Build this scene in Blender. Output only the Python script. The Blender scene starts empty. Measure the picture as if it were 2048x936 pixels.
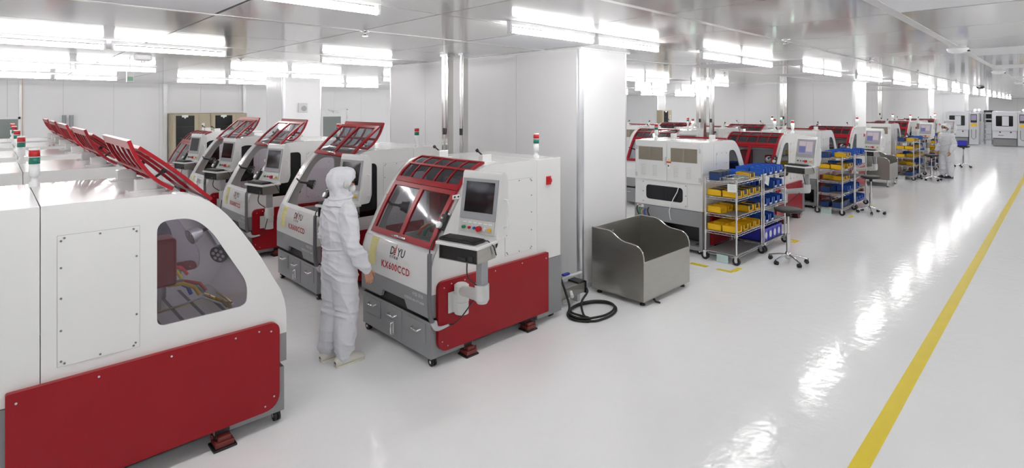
import bpy, bmesh, math, random
from mathutils import Vector, Matrix, noise
from mathutils.geometry import tessellate_polygon
PI = math.pi
random.seed(7)
SC = bpy.context.scene
COL = SC.collection

# ---------------------------------------------------------------- camera, world, exposure
FPX, VPX, HOR, CAMZ = 1075.0, 2130.0, 213.0, 2.25      # focal length in pixels, aisle vanishing point, horizon line, eye height
THETA = math.atan((VPX - 1024.0) / FPX)
cam_d = bpy.data.cameras.new('camera')
cam_d.sensor_width = 36.0
cam_d.lens = FPX / 2048.0 * 36.0
cam_d.shift_y = -(468.0 - HOR) / 2048.0
cam_d.clip_end = 300
cam = bpy.data.objects.new('camera', cam_d)
COL.objects.link(cam)
cam.location = (0, 0, CAMZ)
cam.rotation_euler = (PI / 2, 0, THETA - PI / 2)
SC.camera = cam

world = bpy.data.worlds.new('world')
SC.world = world
world.use_nodes = True
world.node_tree.nodes['Background'].inputs[0].default_value = (0.8, 0.85, 0.9, 1)
world.node_tree.nodes['Background'].inputs[1].default_value = 0.3
SC.view_settings.view_transform = 'Standard'
SC.view_settings.look = 'None'
SC.view_settings.exposure = 0.82
SC.view_settings.gamma = 1.0
SC.view_settings.use_curve_mapping = False
TUBE_E = 24.0                                            # brightness of the fluorescent tubes
SC.cycles.max_bounces = 10
SC.cycles.diffuse_bounces = 6
SC.cycles.glossy_bounces = 5
SC.cycles.transparent_max_bounces = 16
SC.cycles.sample_clamp_indirect = 6.0
SC.cycles.use_denoising = True

# ---------------------------------------------------------------- helpers
class MB:
    """collects shapes and links them as one mesh"""
    def __init__(s):
        s.v, s.f, s.m, s.s = [], [], [], []
    def add(s, vs, fs, mi=0, smooth=False):
        o = len(s.v)
        s.v += [tuple(p) for p in vs]
        for f in fs:
            s.f.append(tuple(i + o for i in f)); s.m.append(mi); s.s.append(smooth)
        return s
    def box(s, x0, x1, y0, y1, z0, z1, mi=0, b=0.0):
        if x0 > x1: x0, x1 = x1, x0
        if y0 > y1: y0, y1 = y1, y0
        if z0 > z1: z0, z1 = z1, z0
        if b <= 0:
            vs = [(x0,y0,z0),(x1,y0,z0),(x1,y1,z0),(x0,y1,z0),(x0,y0,z1),(x1,y0,z1),(x1,y1,z1),(x0,y1,z1)]
            return s.add(vs, [(0,3,2,1),(4,5,6,7),(0,1,5,4),(1,2,6,5),(2,3,7,6),(3,0,4,7)], mi)
        b = min(b, (x1-x0)*.45, (y1-y0)*.45, (z1-z0)*.45)
        bm = bmesh.new()
        bmesh.ops.create_cube(bm, size=1.0)
        for v in bm.verts:
            v.co = ((x0+x1)/2+v.co.x*(x1-x0), (y0+y1)/2+v.co.y*(y1-y0), (z0+z1)/2+v.co.z*(z1-z0))
        bmesh.ops.bevel(bm, geom=bm.edges[:], offset=b, segments=2, affect='EDGES', profile=0.5)
        bm.verts.index_update()
        s.add([v.co[:] for v in bm.verts], [[v.index for v in f.verts] for f in bm.faces], mi)
        bm.free()
        return s
    def cyl(s, p0, p1, r0, r1=None, n=14, mi=0, caps=True):
        p0, p1 = Vector(p0), Vector(p1)
        r1 = r0 if r1 is None else r1
        d = (p1 - p0).normalized()
        a = d.orthogonal().normalized(); b = d.cross(a)
        ring = lambda p, r: [p + (a*math.cos(2*PI*i/n) + b*math.sin(2*PI*i/n))*r for i in range(n)]
        A, B = ring(p0, r0), ring(p1, r1)
        s.add(A + B, [(i, (i+1) % n, n+(i+1) % n, n+i) for i in range(n)], mi, True)
        if caps:
            s.add(A, [tuple(reversed(range(n)))], mi)
            s.add(B, [tuple(range(n))], mi)
        return s
    def tube(s, pts, r, n=8, mi=0, close=False):
        pts = [Vector(p) for p in pts]
        N = len(pts)
        rr = r if isinstance(r, (list, tuple)) else [r]*N
        t0 = (pts[1]-pts[0]).normalized()
        a = t0.orthogonal().normalized()
        vs = []
        for i, p in enumerate(pts):
            t = (pts[min(i+1, N-1)] - pts[max(i-1, 0)]).normalized()
            if close: t = (pts[(i+1) % N] - pts[i-1]).normalized()
            a = (a - t*a.dot(t))
            a = a.normalized() if a.length > 1e-6 else t.orthogonal().normalized()
            b = t.cross(a)
            vs += [p + (a*math.cos(2*PI*k/n) + b*math.sin(2*PI*k/n))*rr[i] for k in range(n)]
        fs = []
        for i in range(N if close else N-1):
            j = (i+1) % N
            fs += [(i*n+k, i*n+(k+1) % n, j*n+(k+1) % n, j*n+k) for k in range(n)]
        s.add(vs, fs, mi, True)
        if not close:
            s.add(vs[:n], [tuple(reversed(range(n)))], mi); s.add(vs[-n:], [tuple(range(n))], mi)
        return s
    def plate(s, outer, holes, t, M, mi=0):
        """flat plate with holes, outline in 2D, thickness t along the third axis, M maps (a, b, c) to a point"""
        loops = [list(outer)] + [list(h) for h in holes]
        flat = [p for l in loops for p in l]
        tri = tessellate_polygon([[Vector((p[0], p[1], 0)) for p in l] for l in loops])
        n = len(flat)
        vs = [M(p[0], p[1], 0) for p in flat]
        s.add(vs, tri, mi)
        if t:
            vb = [M(p[0], p[1], t) for p in flat]
            s.add(vb, [tuple(reversed(f)) for f in tri], mi)
            o = 0
            for l in loops:
                k = len(l)
                s.add(vs[o:o+k] + vb[o:o+k], [(i, (i+1) % k, k+(i+1) % k, k+i) for i in range(k)], mi)
                o += k
        return s
    def lathe(s, prof, c=(0,0,0), n=20, mi=0):
        """profile of (radius, z) turned round the vertical through c"""
        vs, fs = [], []
        for r, z in prof:
            vs += [(c[0]+r*math.cos(2*PI*k/n), c[1]+r*math.sin(2*PI*k/n), c[2]+z) for k in range(n)]
        for i in range(len(prof)-1):
            fs += [(i*n+k, i*n+(k+1) % n, (i+1)*n+(k+1) % n, (i+1)*n+k) for k in range(n)]
        return s.add(vs, fs, mi, True)
    def sheet(s, rows, t=0.0, mi=0, smooth=True):
        """grid of points, rows of equal length"""
        R, C = len(rows), len(rows[0])
        return s.add([p for r in rows for p in r], [(i*C+j, i*C+j+1, (i+1)*C+j+1, (i+1)*C+j) for i in range(R-1) for j in range(C-1)], mi, smooth)
    def map(s, fn, start=0):
        s.v[start:] = [tuple(fn(*p)) for p in s.v[start:]]
        return s
    def mesh(s, name, mats):
        me = bpy.data.meshes.new(name)
        me.from_pydata(s.v, [], s.f)
        for m in mats: me.materials.append(m)
        me.polygons.foreach_set('material_index', s.m)
        me.polygons.foreach_set('use_smooth', s.s)
        me.update()
        return me

def link(name, me, parent=None, loc=None, rot=None):
    o = bpy.data.objects.new(name, me)
    COL.objects.link(o)
    if parent is not None: o.parent = parent
    if loc is not None: o.location = loc
    if rot is not None: o.rotation_euler = rot
    return o
def obj(name, mb, mats, parent=None, loc=None, rot=None):
    if not isinstance(mats, (list, tuple)): mats = [mats]
    return link(name, mb.mesh(name, mats), parent, loc, rot)
def tag(o, label=None, cat=None, group=None, kind=None):
    if label: o['label'] = label
    if cat: o['category'] = cat
    if group: o['group'] = group
    if kind: o['kind'] = kind
    return o
def thing(name, label, cat, loc=(0,0,0), rz=0.0, group=None):
    o = link(name, None, None, loc, (0,0,rz))
    o.empty_display_size = 0.1
    return tag(o, label, cat, group)
def dup(root, loc, rz=None):
    def cp(o, par):
        c = o.copy(); COL.objects.link(c); c.parent = par
        for ch in o.children: cp(ch, c)
        return c
    r = cp(root, None)
    r.location = loc
    if rz is not None: r.rotation_euler = (0,0,rz)
    return r
def rpoly(pts, r, n=5):
    """polygon with rounded corners; r one radius or one per corner"""
    out, N = [], len(pts)
    for i in range(N):
        p = Vector(pts[i]).to_2d(); a = Vector(pts[i-1]).to_2d(); b = Vector(pts[(i+1) % N]).to_2d()
        rr = r[i] if isinstance(r, (list, tuple)) else r
        u, w = (a-p), (b-p)
        rr = min(rr, u.length*.49, w.length*.49)
        if rr <= 1e-5: out.append((p.x, p.y)); continue
        A, B = p + u.normalized()*rr, p + w.normalized()*rr
        for k in range(n+1):
            t = k/n
            q = A*(1-t)**2 + p*2*t*(1-t) + B*t*t
            out.append((q.x, q.y))
    return out
def rrect(x0, x1, y0, y1, r, n=5): return rpoly([(x0,y0),(x1,y0),(x1,y1),(x0,y1)], r, n)
ORD = ['first','second','third','fourth','fifth','sixth','seventh','eighth','ninth','tenth','eleventh','twelfth','thirteenth','fourteenth','fifteenth','sixteenth','seventeenth','eighteenth','nineteenth','twentieth']

# ---------------------------------------------------------------- materials
def pm(name, col, rough=0.5, metal=0.0, spec=0.5, coat=0.0, var=0.0, vscale=6.0, bump=0.0, bscale=40.0, stretch=None, emit=None, estr=0.0, rvar=0.0):
    m = bpy.data.materials.new(name); m.use_nodes = True
    nt = m.node_tree; b = nt.nodes['Principled BSDF']
    b.inputs['Base Color'].default_value = (*col, 1)
    b.inputs['Roughness'].default_value = rough
    b.inputs['Metallic'].default_value = metal
    b.inputs['Specular IOR Level'].default_value = spec
    b.inputs['Coat Weight'].default_value = coat
    if emit: 
        b.inputs['Emission Color'].default_value = (*emit, 1); b.inputs['Emission Strength'].default_value = estr
    if var or bump or rvar:
        tc = nt.nodes.new('ShaderNodeTexCoord'); mp = nt.nodes.new('ShaderNodeMapping')
        nt.links.new(tc.outputs['Object'], mp.inputs[0])
        if stretch: mp.inputs['Scale'].default_value = stretch
    if var or rvar:
        n = nt.nodes.new('ShaderNodeTexNoise'); n.inputs['Scale'].default_value = vscale; n.inputs['Detail'].default_value = 4
        nt.links.new(mp.outputs[0], n.inputs['Vector'])
        if var:
            mx = nt.nodes.new('ShaderNodeMix'); mx.data_type = 'RGBA'
            mx.inputs[6].default_value = (*[max(0, c*(1-var)) for c in col], 1)
            mx.inputs[7].default_value = (*[min(1, c*(1+var)) for c in col], 1)
            nt.links.new(n.outputs['Fac'], mx.inputs[0]); nt.links.new(mx.outputs[2], b.inputs['Base Color'])
        if rvar:
            mr = nt.nodes.new('ShaderNodeMapRange')
            mr.inputs['To Min'].default_value = max(0.01, rough-rvar); mr.inputs['To Max'].default_value = rough+rvar
            nt.links.new(n.outputs['Fac'], mr.inputs['Value']); nt.links.new(mr.outputs[0], b.inputs['Roughness'])
    if bump:
        n2 = nt.nodes.new('ShaderNodeTexNoise'); n2.inputs['Scale'].default_value = bscale; n2.inputs['Detail'].default_value = 3
        nt.links.new(mp.outputs[0], n2.inputs['Vector'])
        bp = nt.nodes.new('ShaderNodeBump'); bp.inputs['Strength'].default_value = bump; bp.inputs['Distance'].default_value = 0.01
        nt.links.new(n2.outputs['Fac'], bp.inputs['Height']); nt.links.new(bp.outputs[0], b.inputs['Normal'])
    return m
def glass(name, tint, refl=(0.9,0.92,0.95), rough=0.02, wavy=0.0):
    """thin tinted pane: light passes tinted, Fresnel reflection on top"""
    m = bpy.data.materials.new(name); m.use_nodes = True
    nt = m.node_tree; nt.nodes.remove(nt.nodes['Principled BSDF'])
    out = nt.nodes['Material Output']
    t = nt.nodes.new('ShaderNodeBsdfTransparent'); t.inputs[0].default_value = (*tint, 1)
    g = nt.nodes.new('ShaderNodeBsdfGlossy'); g.inputs[0].default_value = (*refl, 1); g.inputs['Roughness'].default_value = rough
    fr = nt.nodes.new('ShaderNodeFresnel')
    ge = nt.nodes.new('ShaderNodeNewGeometry'); io = nt.nodes.new('ShaderNodeMapRange')   # the same reflectance from either side of the sheet
    io.inputs['To Min'].default_value = 1.5; io.inputs['To Max'].default_value = 1/1.5
    nt.links.new(ge.outputs['Backfacing'], io.inputs['Value']); nt.links.new(io.outputs[0], fr.inputs[0])
    if wavy:
        tc = nt.nodes.new('ShaderNodeTexCoord'); n2 = nt.nodes.new('ShaderNodeTexNoise'); n2.inputs['Scale'].default_value = 2.6
        bp = nt.nodes.new('ShaderNodeBump'); bp.inputs['Strength'].default_value = wavy; bp.inputs['Distance'].default_value = 0.02
        nt.links.new(tc.outputs['Object'], n2.inputs['Vector']); nt.links.new(n2.outputs['Fac'], bp.inputs['Height']); nt.links.new(bp.outputs[0], g.inputs['Normal'])
    mx = nt.nodes.new('ShaderNodeMixShader')
    nt.links.new(fr.outputs[0], mx.inputs[0]); nt.links.new(t.outputs[0], mx.inputs[1]); nt.links.new(g.outputs[0], mx.inputs[2])
    nt.links.new(mx.outputs[0], out.inputs[0])
    return m
def emitter(name, col, e):
    m = bpy.data.materials.new(name); m.use_nodes = True
    nt = m.node_tree; nt.nodes.remove(nt.nodes['Principled BSDF'])
    em = nt.nodes.new('ShaderNodeEmission'); em.inputs[0].default_value = (*col, 1); em.inputs[1].default_value = e
    nt.links.new(em.outputs[0], nt.nodes['Material Output'].inputs[0])
    return m

M_floor = pm('floor_epoxy', (.86,.865,.88), .12, spec=.30, var=.02, vscale=1.2, bump=.30, bscale=9.0, rvar=.03)
M_ceil = pm('ceiling_panel_paint', (.64,.64,.635), .09, spec=.5, coat=.10, var=.01, bump=.01, bscale=1.5)
M_ffu = pm('filter_panel_matte', (.80,.81,.84), .6, spec=.3, var=.02, vscale=30)
M_joint = pm('ceiling_joint_sealant', (.09,.09,.10), .7, var=.1)
M_rail = pm('ceiling_rail_aluminium', (.66,.66,.66), .35, metal=.5, var=.05)
M_wall = pm('wall_panel_paint', (.86,.86,.87), .36, spec=.22, var=.012, vscale=1.0)
M_alu = pm('brushed_aluminium', (.70,.71,.74), .30, metal=.75, var=.05, stretch=(1,1,.05), vscale=60)
M_trimw = pm('white_trim', (.86,.87,.88), .25, spec=.6, var=.02)
M_white = pm('white_machine_paint', (.78,.785,.78), .22, spec=.5, coat=.6, var=.015, vscale=2)
M_inner = pm('white_interior_paint', (.72,.72,.71), .5, var=.03)
M_grey = pm('grey_machine_paint', (.25,.255,.265), .36, spec=.5, var=.03)
M_red = pm('red_machine_paint', (.27,.006,.012), .30, spec=.25, var=.04, vscale=3)
M_redhood = pm('red_hood_paint', (.30,.008,.016), .28, spec=.35, var=.04)
M_black = pm('black_plastic', (.012,.012,.013), .45, var=.2)
M_dark = pm('dark_steel', (.03,.031,.034), .5, metal=.2, var=.2)
M_foot = pm('red_oxide_foot', (.14,.018,.014), .45, var=.25, vscale=25)
M_steel = pm('stainless_steel', (.44,.43,.40), .33, metal=.95, var=.10, vscale=5, rvar=.06, stretch=(1,1,6))
M_steel_pol = pm('polished_stainless', (.66,.65,.63), .14, metal=1.0, var=.04)
M_chrome = pm('chrome', (.75,.75,.76), .10, metal=1.0, var=.03)
M_silver = pm('silver_paint', (.62,.63,.65), .35, metal=.6, var=.04)
M_line = pm('panel_line_grey', (.38,.38,.38), .6, var=.05)
M_screw = pm('dull_screw', (.22,.22,.22), .45, metal=.5, var=.05)
M_bezel = pm('grey_bezel', (.33,.34,.36), .4, var=.04)
M_screen = pm('dark_screen', (.006,.006,.007), .10, spec=.6, var=.1)
M_screenlit = emitter('lit_screen', (.20,.18,.24), .8)
M_lightgrey = pm('light_grey_plastic', (.60,.61,.60), .4, var=.03)
M_yellow = pm('yellow_bin_plastic', (.80,.48,.012), .4, spec=.4, var=.05)
M_blue = pm('blue_bin_plastic', (.028,.115,.50), .4, spec=.4, var=.08)
M_bluedark = pm('dark_blue_box_plastic', (.012,.045,.17), .45, var=.1)
M_violet = pm('violet_blue_crate_plastic', (.035,.04,.46), .4, var=.06)
M_paper = pm('paper_card', (.80,.84,.82), .8, var=.03)
M_mint = pm('pale_green_card', (.55,.72,.70), .8, var=.03)
M_ylabel = pm('yellow_label', (.74,.68,.26), .6, var=.08, vscale=20)
M_tape = pm('yellow_floor_paint', (.72,.56,.015), .3, var=.05)
M_inkred = pm('red_ink', (.45,.01,.02), .5, var=.03)
M_inkblk = pm('black_ink', (.015,.015,.018), .5, var=.03)
M_inkwht = pm('white_ink', (.62,.62,.63), .5, var=.03)
M_lensr = pm('red_lamp_lens', (.50,.010,.015), .25, var=.03)
M_lensg = pm('green_lamp_lens', (.010,.17,.12), .25, var=.03)
M_lensg_on = emitter('green_lamp_lit', (.55,1.0,.72), 2.2)
M_btn_g = pm('green_button', (.02,.22,.08), .3, var=.03)
M_btn_r = pm('red_button', (.55,.015,.02), .3, var=.03)
M_btn_b = pm('blue_button', (.03,.12,.50), .3, var=.03)
M_btn_y = pm('yellow_button', (.75,.45,.03), .3, var=.03)
M_tan = pm('tan_filter_mesh', (.30,.265,.215), .7, var=.1, vscale=80)
M_beige = pm('beige_cabinet_paint', (.44,.38,.27), .4, var=.03)
M_greyglass = pm('grey_green_glazing', (.25,.28,.27), .15, spec=.5, var=.05)
M_cloth = pm('white_cleanroom_cloth', (.74,.75,.79), .85, spec=.2, var=.03, vscale=14, bump=.25, bscale=60)
M_shoe = pm('cream_shoe', (.78,.76,.68), .6, var=.05)
M_navy = pm('navy_shoe', (.02,.02,.05), .6, var=.1)
M_skin = pm('skin', (.50,.25,.16), .5, spec=.4, var=.06, vscale=25)
M_hair = pm('black_hair', (.01,.009,.008), .5, var=.2)
M_mask = pm('white_face_mask', (.80,.82,.83), .8, var=.03)
M_glasses = pm('dark_glasses', (.02,.02,.02), .2, var=.1)
M_seat = pm('black_seat_foam', (.022,.022,.024), .55, var=.15, bump=.1)
M_rubber = pm('black_rubber', (.014,.014,.014), .6, var=.2)
M_brass = pm('brass', (.55,.40,.16), .3, metal=1.0, var=.1)
M_hosegrn = pm('green_hose', (.02,.25,.10), .4, var=.05)
M_hosey = pm('yellow_hose', (.70,.45,.02), .4, var=.05)
M_hoseb = pm('blue_hose', (.03,.05,.40), .4, var=.05)
M_sleeve = pm('grey_sleeve', (.13,.13,.14), .4, var=.15, vscale=60)
M_wrap = pm('clear_wrap', (.55,.55,.57), .2, var=.1)
M_led = pm('lamp_lens', (.75,.75,.68), .2, var=.03)
M_table = pm('machined_table', (.40,.39,.39), .35, metal=.4, var=.1)
G_clear = glass('clear_pane', (.72,.74,.76), rough=.07, wavy=.10)
G_hood = glass('smoked_pane', (.42,.43,.47), rough=.05, wavy=.06)
G_tint = glass('lightly_tinted_pane', (.80,.78,.82))
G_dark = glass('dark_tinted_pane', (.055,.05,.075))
G_violet = glass('violet_grey_pane', (.26,.24,.30))
M_tube = emitter('fluorescent_tube', (1.0,.985,.97), TUBE_E)
M_batten = pm('white_batten', (.82,.83,.84), .35, var=.02)
# ---------------------------------------------------------------- the setting
CH = 2.98
X0, X1, Y0_, Y1_ = -8.0, 66.0, -7.0, 20.4
fl = obj('floor', MB().box(X0, X1, Y0_, Y1_, -.10, 0), M_floor); tag(fl, kind='structure')
st = obj('floor_stripe', MB().box(0.5, 65, .845, .945, 0, .0015), M_tape, fl); st['label'] = 'long yellow stripe painted along the aisle floor'
for x0, x1, y0, y1 in [(7.18,7.28,3.50,3.75),(7.19,7.27,3.14,3.36),(7.27,7.50,3.12,3.19),(9.5,9.75,3.1,3.17),(9.68,9.75,3.17,3.35),(12.5,12.75,3.02,3.09),(14.3,14.6,3.05,3.12)]:
    obj('floor_mark', MB().box(x0, x1, y0, y1, 0, .0015), M_tape, fl)

ce = obj('ceiling', MB().box(X0, X1, Y0_, Y1_, CH+.006, CH+.12), M_joint); tag(ce, kind='structure')
SX, SY = 1.27, 1.26
FFU_I = {-3, 0, 4, 7, 11, 14, 18, 21, 25, 28, 32}
FFU_J = {0, 3, 6, 9, 12}
cells = []
for i in range(-9, 48):
    for j in range(-5, 17):
        xb, yb = 5.10 + SX*i, 0.93 + SY*j
        xa, ya = xb - SX, yb - SY
        xa, xb, ya, yb = max(xa, X0), min(xb, X1), max(ya, Y0_), min(yb, Y1_)
        if xb - xa < .1 or yb - ya < .1: continue
        inview = xb > 0.1 and yb > -0.1
        cells.append((math.hypot(xa+.6, ya+.6) + (0 if inview else 1000), xa, xb, ya, yb, i in FFU_I and j in FFU_J))
cells.sort()
pan_me = {}
rest, restf = MB(), MB()
for n, (d, xa, xb, ya, yb, ffu) in enumerate(cells):
    g = .024 if ffu else .0075
    if n < 290 and d < 999:
        key = (round(xb-xa, 3), round(yb-ya, 3), ffu)
        if key not in pan_me:
            w, h = key[0], key[1]
            pan_me[key] = MB().box(g, w-g, g, h-g, 0, .012).mesh('ceiling_panel', [M_ffu if ffu else M_ceil])
        link('filter_panel' if ffu else 'ceiling_panel', pan_me[key], ce, (xa, ya, CH))
    else:
        (restf if ffu else rest).box(xa+g, xb-g, ya+g, yb-g, CH, CH+.012)
tag(obj('ceiling_panels', rest, M_ceil, ce), kind='stuff')
tag(obj('filter_panels', restf, M_ffu, ce), kind='stuff')
for y, wd in [(0.93, .07), (2.19, .05), (4.71, .05), (8.49, .04), (-1.59, .05)]:
    obj('ceiling_rail', MB().box(-2, 65.8, y-wd/2, y+wd/2, CH-.003, CH+.004), M_rail, ce)

def panel_wall(name, mat, axis, at, a0, a1, thick, sign, pitch=1.2, joint=.004, h=CH):
    """a wall of upright sandwich panels; axis 'x' runs along X at Y = at"""
    w = MB()
    t0, t1 = (at+.012*sign, at+thick*sign)
    if axis == 'x': w.box(a0, a1, t0, t1, 0, h+.05)
    else: w.box(t0, t1, a0, a1, 0, h+.05)
    o = obj(name, w, M_joint); tag(o, kind='structure')
    n = max(1, round((a1-a0)/pitch)); p = (a1-a0)/n
    me = MB()
    if axis == 'x': me.box(joint/2, p-joint/2, 0, .013*sign, 0, h)
    else: me.box(0, .013*sign, joint/2, p-joint/2, 0, h)
    me = me.mesh('wall_panel', [mat])
    for k in range(n):
        link('wall_panel', me, o, (a0+p*k, at, 0) if axis == 'x' else (at, a0+p*k, 0))
    return o
wb = panel_wall('wall_back', M_wall, 'x', Y1_, X0, 60.0, .2, 1)
wb2 = panel_wall('wall_end', M_wall, 'y', X1, Y0_, Y1_, .2, 1, 2.4)
for nm, b in [('wall_left', (X0-.2, X0, Y0_, Y1_)), ('wall_front', (X0, X1, Y0_-.2, Y0_)), ('wall_far', (60, X1, Y1_, Y1_+.2))]:
    tag(obj(nm, MB().box(*b, 0, CH+.05), M_wall), kind='structure')
tag(obj('baseboard_back', MB().box(X0, 60, Y1_-.012, Y1_, 0, .09), M_alu), kind='structure')

def boxed_column(x0, x1, y0, y1, label):
    core = obj('boxed_column', MB().box(x0+.015, x1-.015, y0+.015, y1-.015, 0, CH+.01), M_joint)
    tag(core, kind='structure'); core['label'] = label
    r = .05
    n = max(1, round((y1-y0-2*r)/1.15)); p = (y1-y0-2*r)/n
    me = MB().box(0, .018, .002, p-.002, 0.0, CH).mesh('column_panel', [M_wall])
    for k in range(n):
        link('column_panel', me, core, (x0, y0+r+p*k, 0))
        link('column_panel', me, core, (x1-.018, y0+r+p*k, 0))
    me2 = MB().box(.002, x1-x0-2*r-.002, 0, .018, 0, CH).mesh('column_panel', [M_wall])
    link('column_panel', me2, core, (x0+r, y0, 0)); link('column_panel', me2, core, (x0+r, y1-.018, 0))
    tr = MB()
    tr.cyl((0,0,0), (0,0,CH), r*1.04, n=24, caps=False)
    tr = tr.mesh('corner_trim', [M_alu])
    for cx in (x0+r, x1-r):
        for cy in (y0+r, y1-r): link('corner_trim', tr, core, (cx, cy, 0))
    rail = MB()
    e = .012
    rail.box(x0-e, x1+e, y0-e, y0+.02, 0, .05); rail.box(x0-e, x1+e, y1-.02, y1+e, 0, .05)
    rail.box(x0-e, x0+.02, y0-e, y1+e, 0, .05); rail.box(x1-.02, x1+e, y0-e, y1+e, 0, .05)
    obj('base_rail', rail, M_alu, core)
    top = MB()
    top.box(x0-.02, x1+.02, y0-.02, y1+.02, CH-.02, CH-.001)
    obj('head_rail', top, M_trimw, core)
    return core
boxed_column(5.20, 6.22, 4.14, 8.55, 'wide white boxed column in the middle, behind the steel trough')
boxed_column(17.62, 18.9, 4.16, 8.35, 'second long white boxed column down the aisle')
boxed_column(29.6, 30.9, 4.16, 8.4, 'third long white boxed column down the aisle')
for k, x in enumerate((42.1, 54.6)): boxed_column(x, x+1.3, 4.16, 8.4, ORD[k+3] + ' long white boxed column down the aisle')
boxed_column(5.20, 6.22, 13.5, 14.6, 'white boxed column with a wall speaker, behind the left machines')
boxed_column(30.2, 31.2, 17.9, 20.38, 'white boxed column by the far back wall')

# upright trims and the cabinet niche on the back wall
t = MB()
for x in (4.08, 6.50): t.box(x-.05, x+.05, 20.30, 20.4, 0, CH)
t.box(4.13, 6.45, 20.33, 20.4, 2.03, 2.09)
tag(obj('trim_1', t, M_trimw), kind='structure')

# door in the back wall and a glazed opening at the far left
def back_door(n, x0, x1, ztop, glass_z, label):
    d = obj(f'door_{n}', MB().box(x0+.05, x1-.05, 20.345, 20.385, .01, ztop-.05, b=.004), M_wall); tag(d, kind='structure'); d['label'] = label
    fr = MB()
    fr.box(x0, x0+.05, 20.32, 20.4, 0, ztop); fr.box(x1-.05, x1, 20.32, 20.4, 0, ztop); fr.box(x0, x1, 20.32, 20.4, ztop-.05, ztop)
    obj('door_frame', fr, M_trimw, d)
    obj('door_pane', MB().box(x0+.16, x1-.30, 20.335, 20.35, .95, glass_z), M_greyglass, d)
    c = MB(); c.box(x0+.55, x0+.80, 20.27, 20.33, ztop-.16, ztop-.10, b=.01); c.tube([(x0+.6,20.28,ztop-.10),(x0+.45,20.22,ztop-.05),(x0+.35,20.32,ztop-.03)], .012)
    obj('door_closer', c, M_silver, d)
    h = MB().box(x1-.17, x1-.14, 20.30, 20.34, 1.0, 1.3, b=.006); obj('door_handle', h, M_silver, d)
    hg = MB()
    for z in (.3, 1.75): hg.cyl((x1-.045, 20.315, z), (x1-.045, 20.315, z+.14), .014)
    obj('door_hinge', hg, M_silver, d)
back_door(1, 9.25, 10.45, 2.16, 1.85, 'white door with a grey glazed panel in the back wall')
w1 = obj('window_1', MB().box(-.35, .57, 20.33, 20.36, .95, 1.90), M_greyglass); tag(w1, kind='structure')
f = MB(); f.box(-.40, .62, 20.30, 20.40, 1.90, 1.96); f.box(.57, .63, 20.30, 20.40, .9, 1.96); f.box(-.41, -.35, 20.30, 20.40, .9, 1.96); f.box(-.40,.62,20.30,20.40,.89,.95)
obj('window_frame', f, M_trimw, w1)
w2 = obj('window_2', MB().box(31.3, 33.6, 20.33, 20.36, 1.15, 1.95), M_greyglass); tag(w2, kind='structure')
f = MB(); f.box(31.25, 33.65, 20.30, 20.40, 1.95, 2.0); f.box(31.25, 33.65, 20.30, 20.40, 1.10, 1.15); f.box(33.6, 33.65, 20.30, 20.4, 1.1, 2.0); f.box(31.25,31.3,20.30,20.4,1.1,2.0)
obj('window_frame', f, M_trimw, w2)

# fluorescent lamps
bat_me = MB().box(0, 1.17, -.026, .026, CH-.036, CH, b=.004)
for x in (0.0, 1.145): bat_me.box(x, x+.025, -.022, .022, CH-.106, CH-.03, b=.004)
bat_me = bat_me.mesh('batten', [M_batten])
tb_me = MB().cyl((.025, 0, CH-.078), (1.145, 0, CH-.078), .025, n=12).mesh('lamp_tube', [M_tube])
def nth(n):
    if n < len(ORD): return ORD[n]
    n += 1
    return f"{n}{'th' if 10 <= n % 100 <= 20 else {1:'st',2:'nd',3:'rd'}.get(n % 10, 'th')}"
COLS = [(5.20,6.22,4.14,8.55),(17.62,18.9,4.16,8.35),(29.6,30.9,4.16,8.4),(42.1,43.4,4.16,8.4),(54.6,55.9,4.16,8.4),(5.20,6.22,13.5,14.6),(30.2,31.2,17.9,20.4)]
def clear(x, y): return not any(x < c[1]+.05 and x+1.17 > c[0]-.05 and c[2]-.1 < y < c[3]+.1 for c in COLS)
def lamp(x, y, lab, grp):
    t_ = thing('fluorescent_lamp', lab, 'lamp', (x, y, 0), 0, grp)
    link('batten', bat_me, t_); link('lamp_tube', tb_me, t_)
ROWS = [(3.28, 63, 0.0, 'row nearest the aisle'), (7.37, 62, .22, 'second row from the aisle'), (11.62, 50, .28, 'third row from the aisle'), (15.95, 50, .3, 'row nearest the back wall')]
for y, xm, off, nm in ROWS:
    n, k = 0, -1
    while True:
        s0 = (-.47 + 3.62*k if k > 2 or k < 2 else 6.6) + off
        if s0 > xm: break
        for q in (0, 1.22):
            if s0 + q > -4.6 and clear(s0+q, y):
                lamp(s0+q, y, f'glowing fluorescent ceiling lamp, {nth(n)} from the left in the {nm}', 'fluorescent lamps in the ceiling ' + nm); n += 1
        k += 1
for y, x_ in ((-.87, 62), ):                    # the rows over the aisle and beyond it, behind the camera's field
    k = -2
    while -.47+3.62*k < x_:
        for q in (0, 1.22): lamp(-.47+3.62*k+q, y, f'fluorescent ceiling lamp beyond the yellow stripe, {"near" if y > -2 else "outer"} row, {nth(2*(k+2)+(q > 0))} from the left', 'fluorescent lamps beyond the yellow stripe')
        k += 1
for y in (3.28, 7.37, 11.62, 15.95):
    for k in (-2, ):
        for q in (0, 1.22): lamp(-.47+3.62*k+q, y, f'fluorescent ceiling lamp left of the left machines, {ORD[ROWS.index([r for r in ROWS if abs(r[0]-y) < .1][0])]} row, {"left" if q == 0 else "right"} one', 'fluorescent lamps over the far left')

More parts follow.
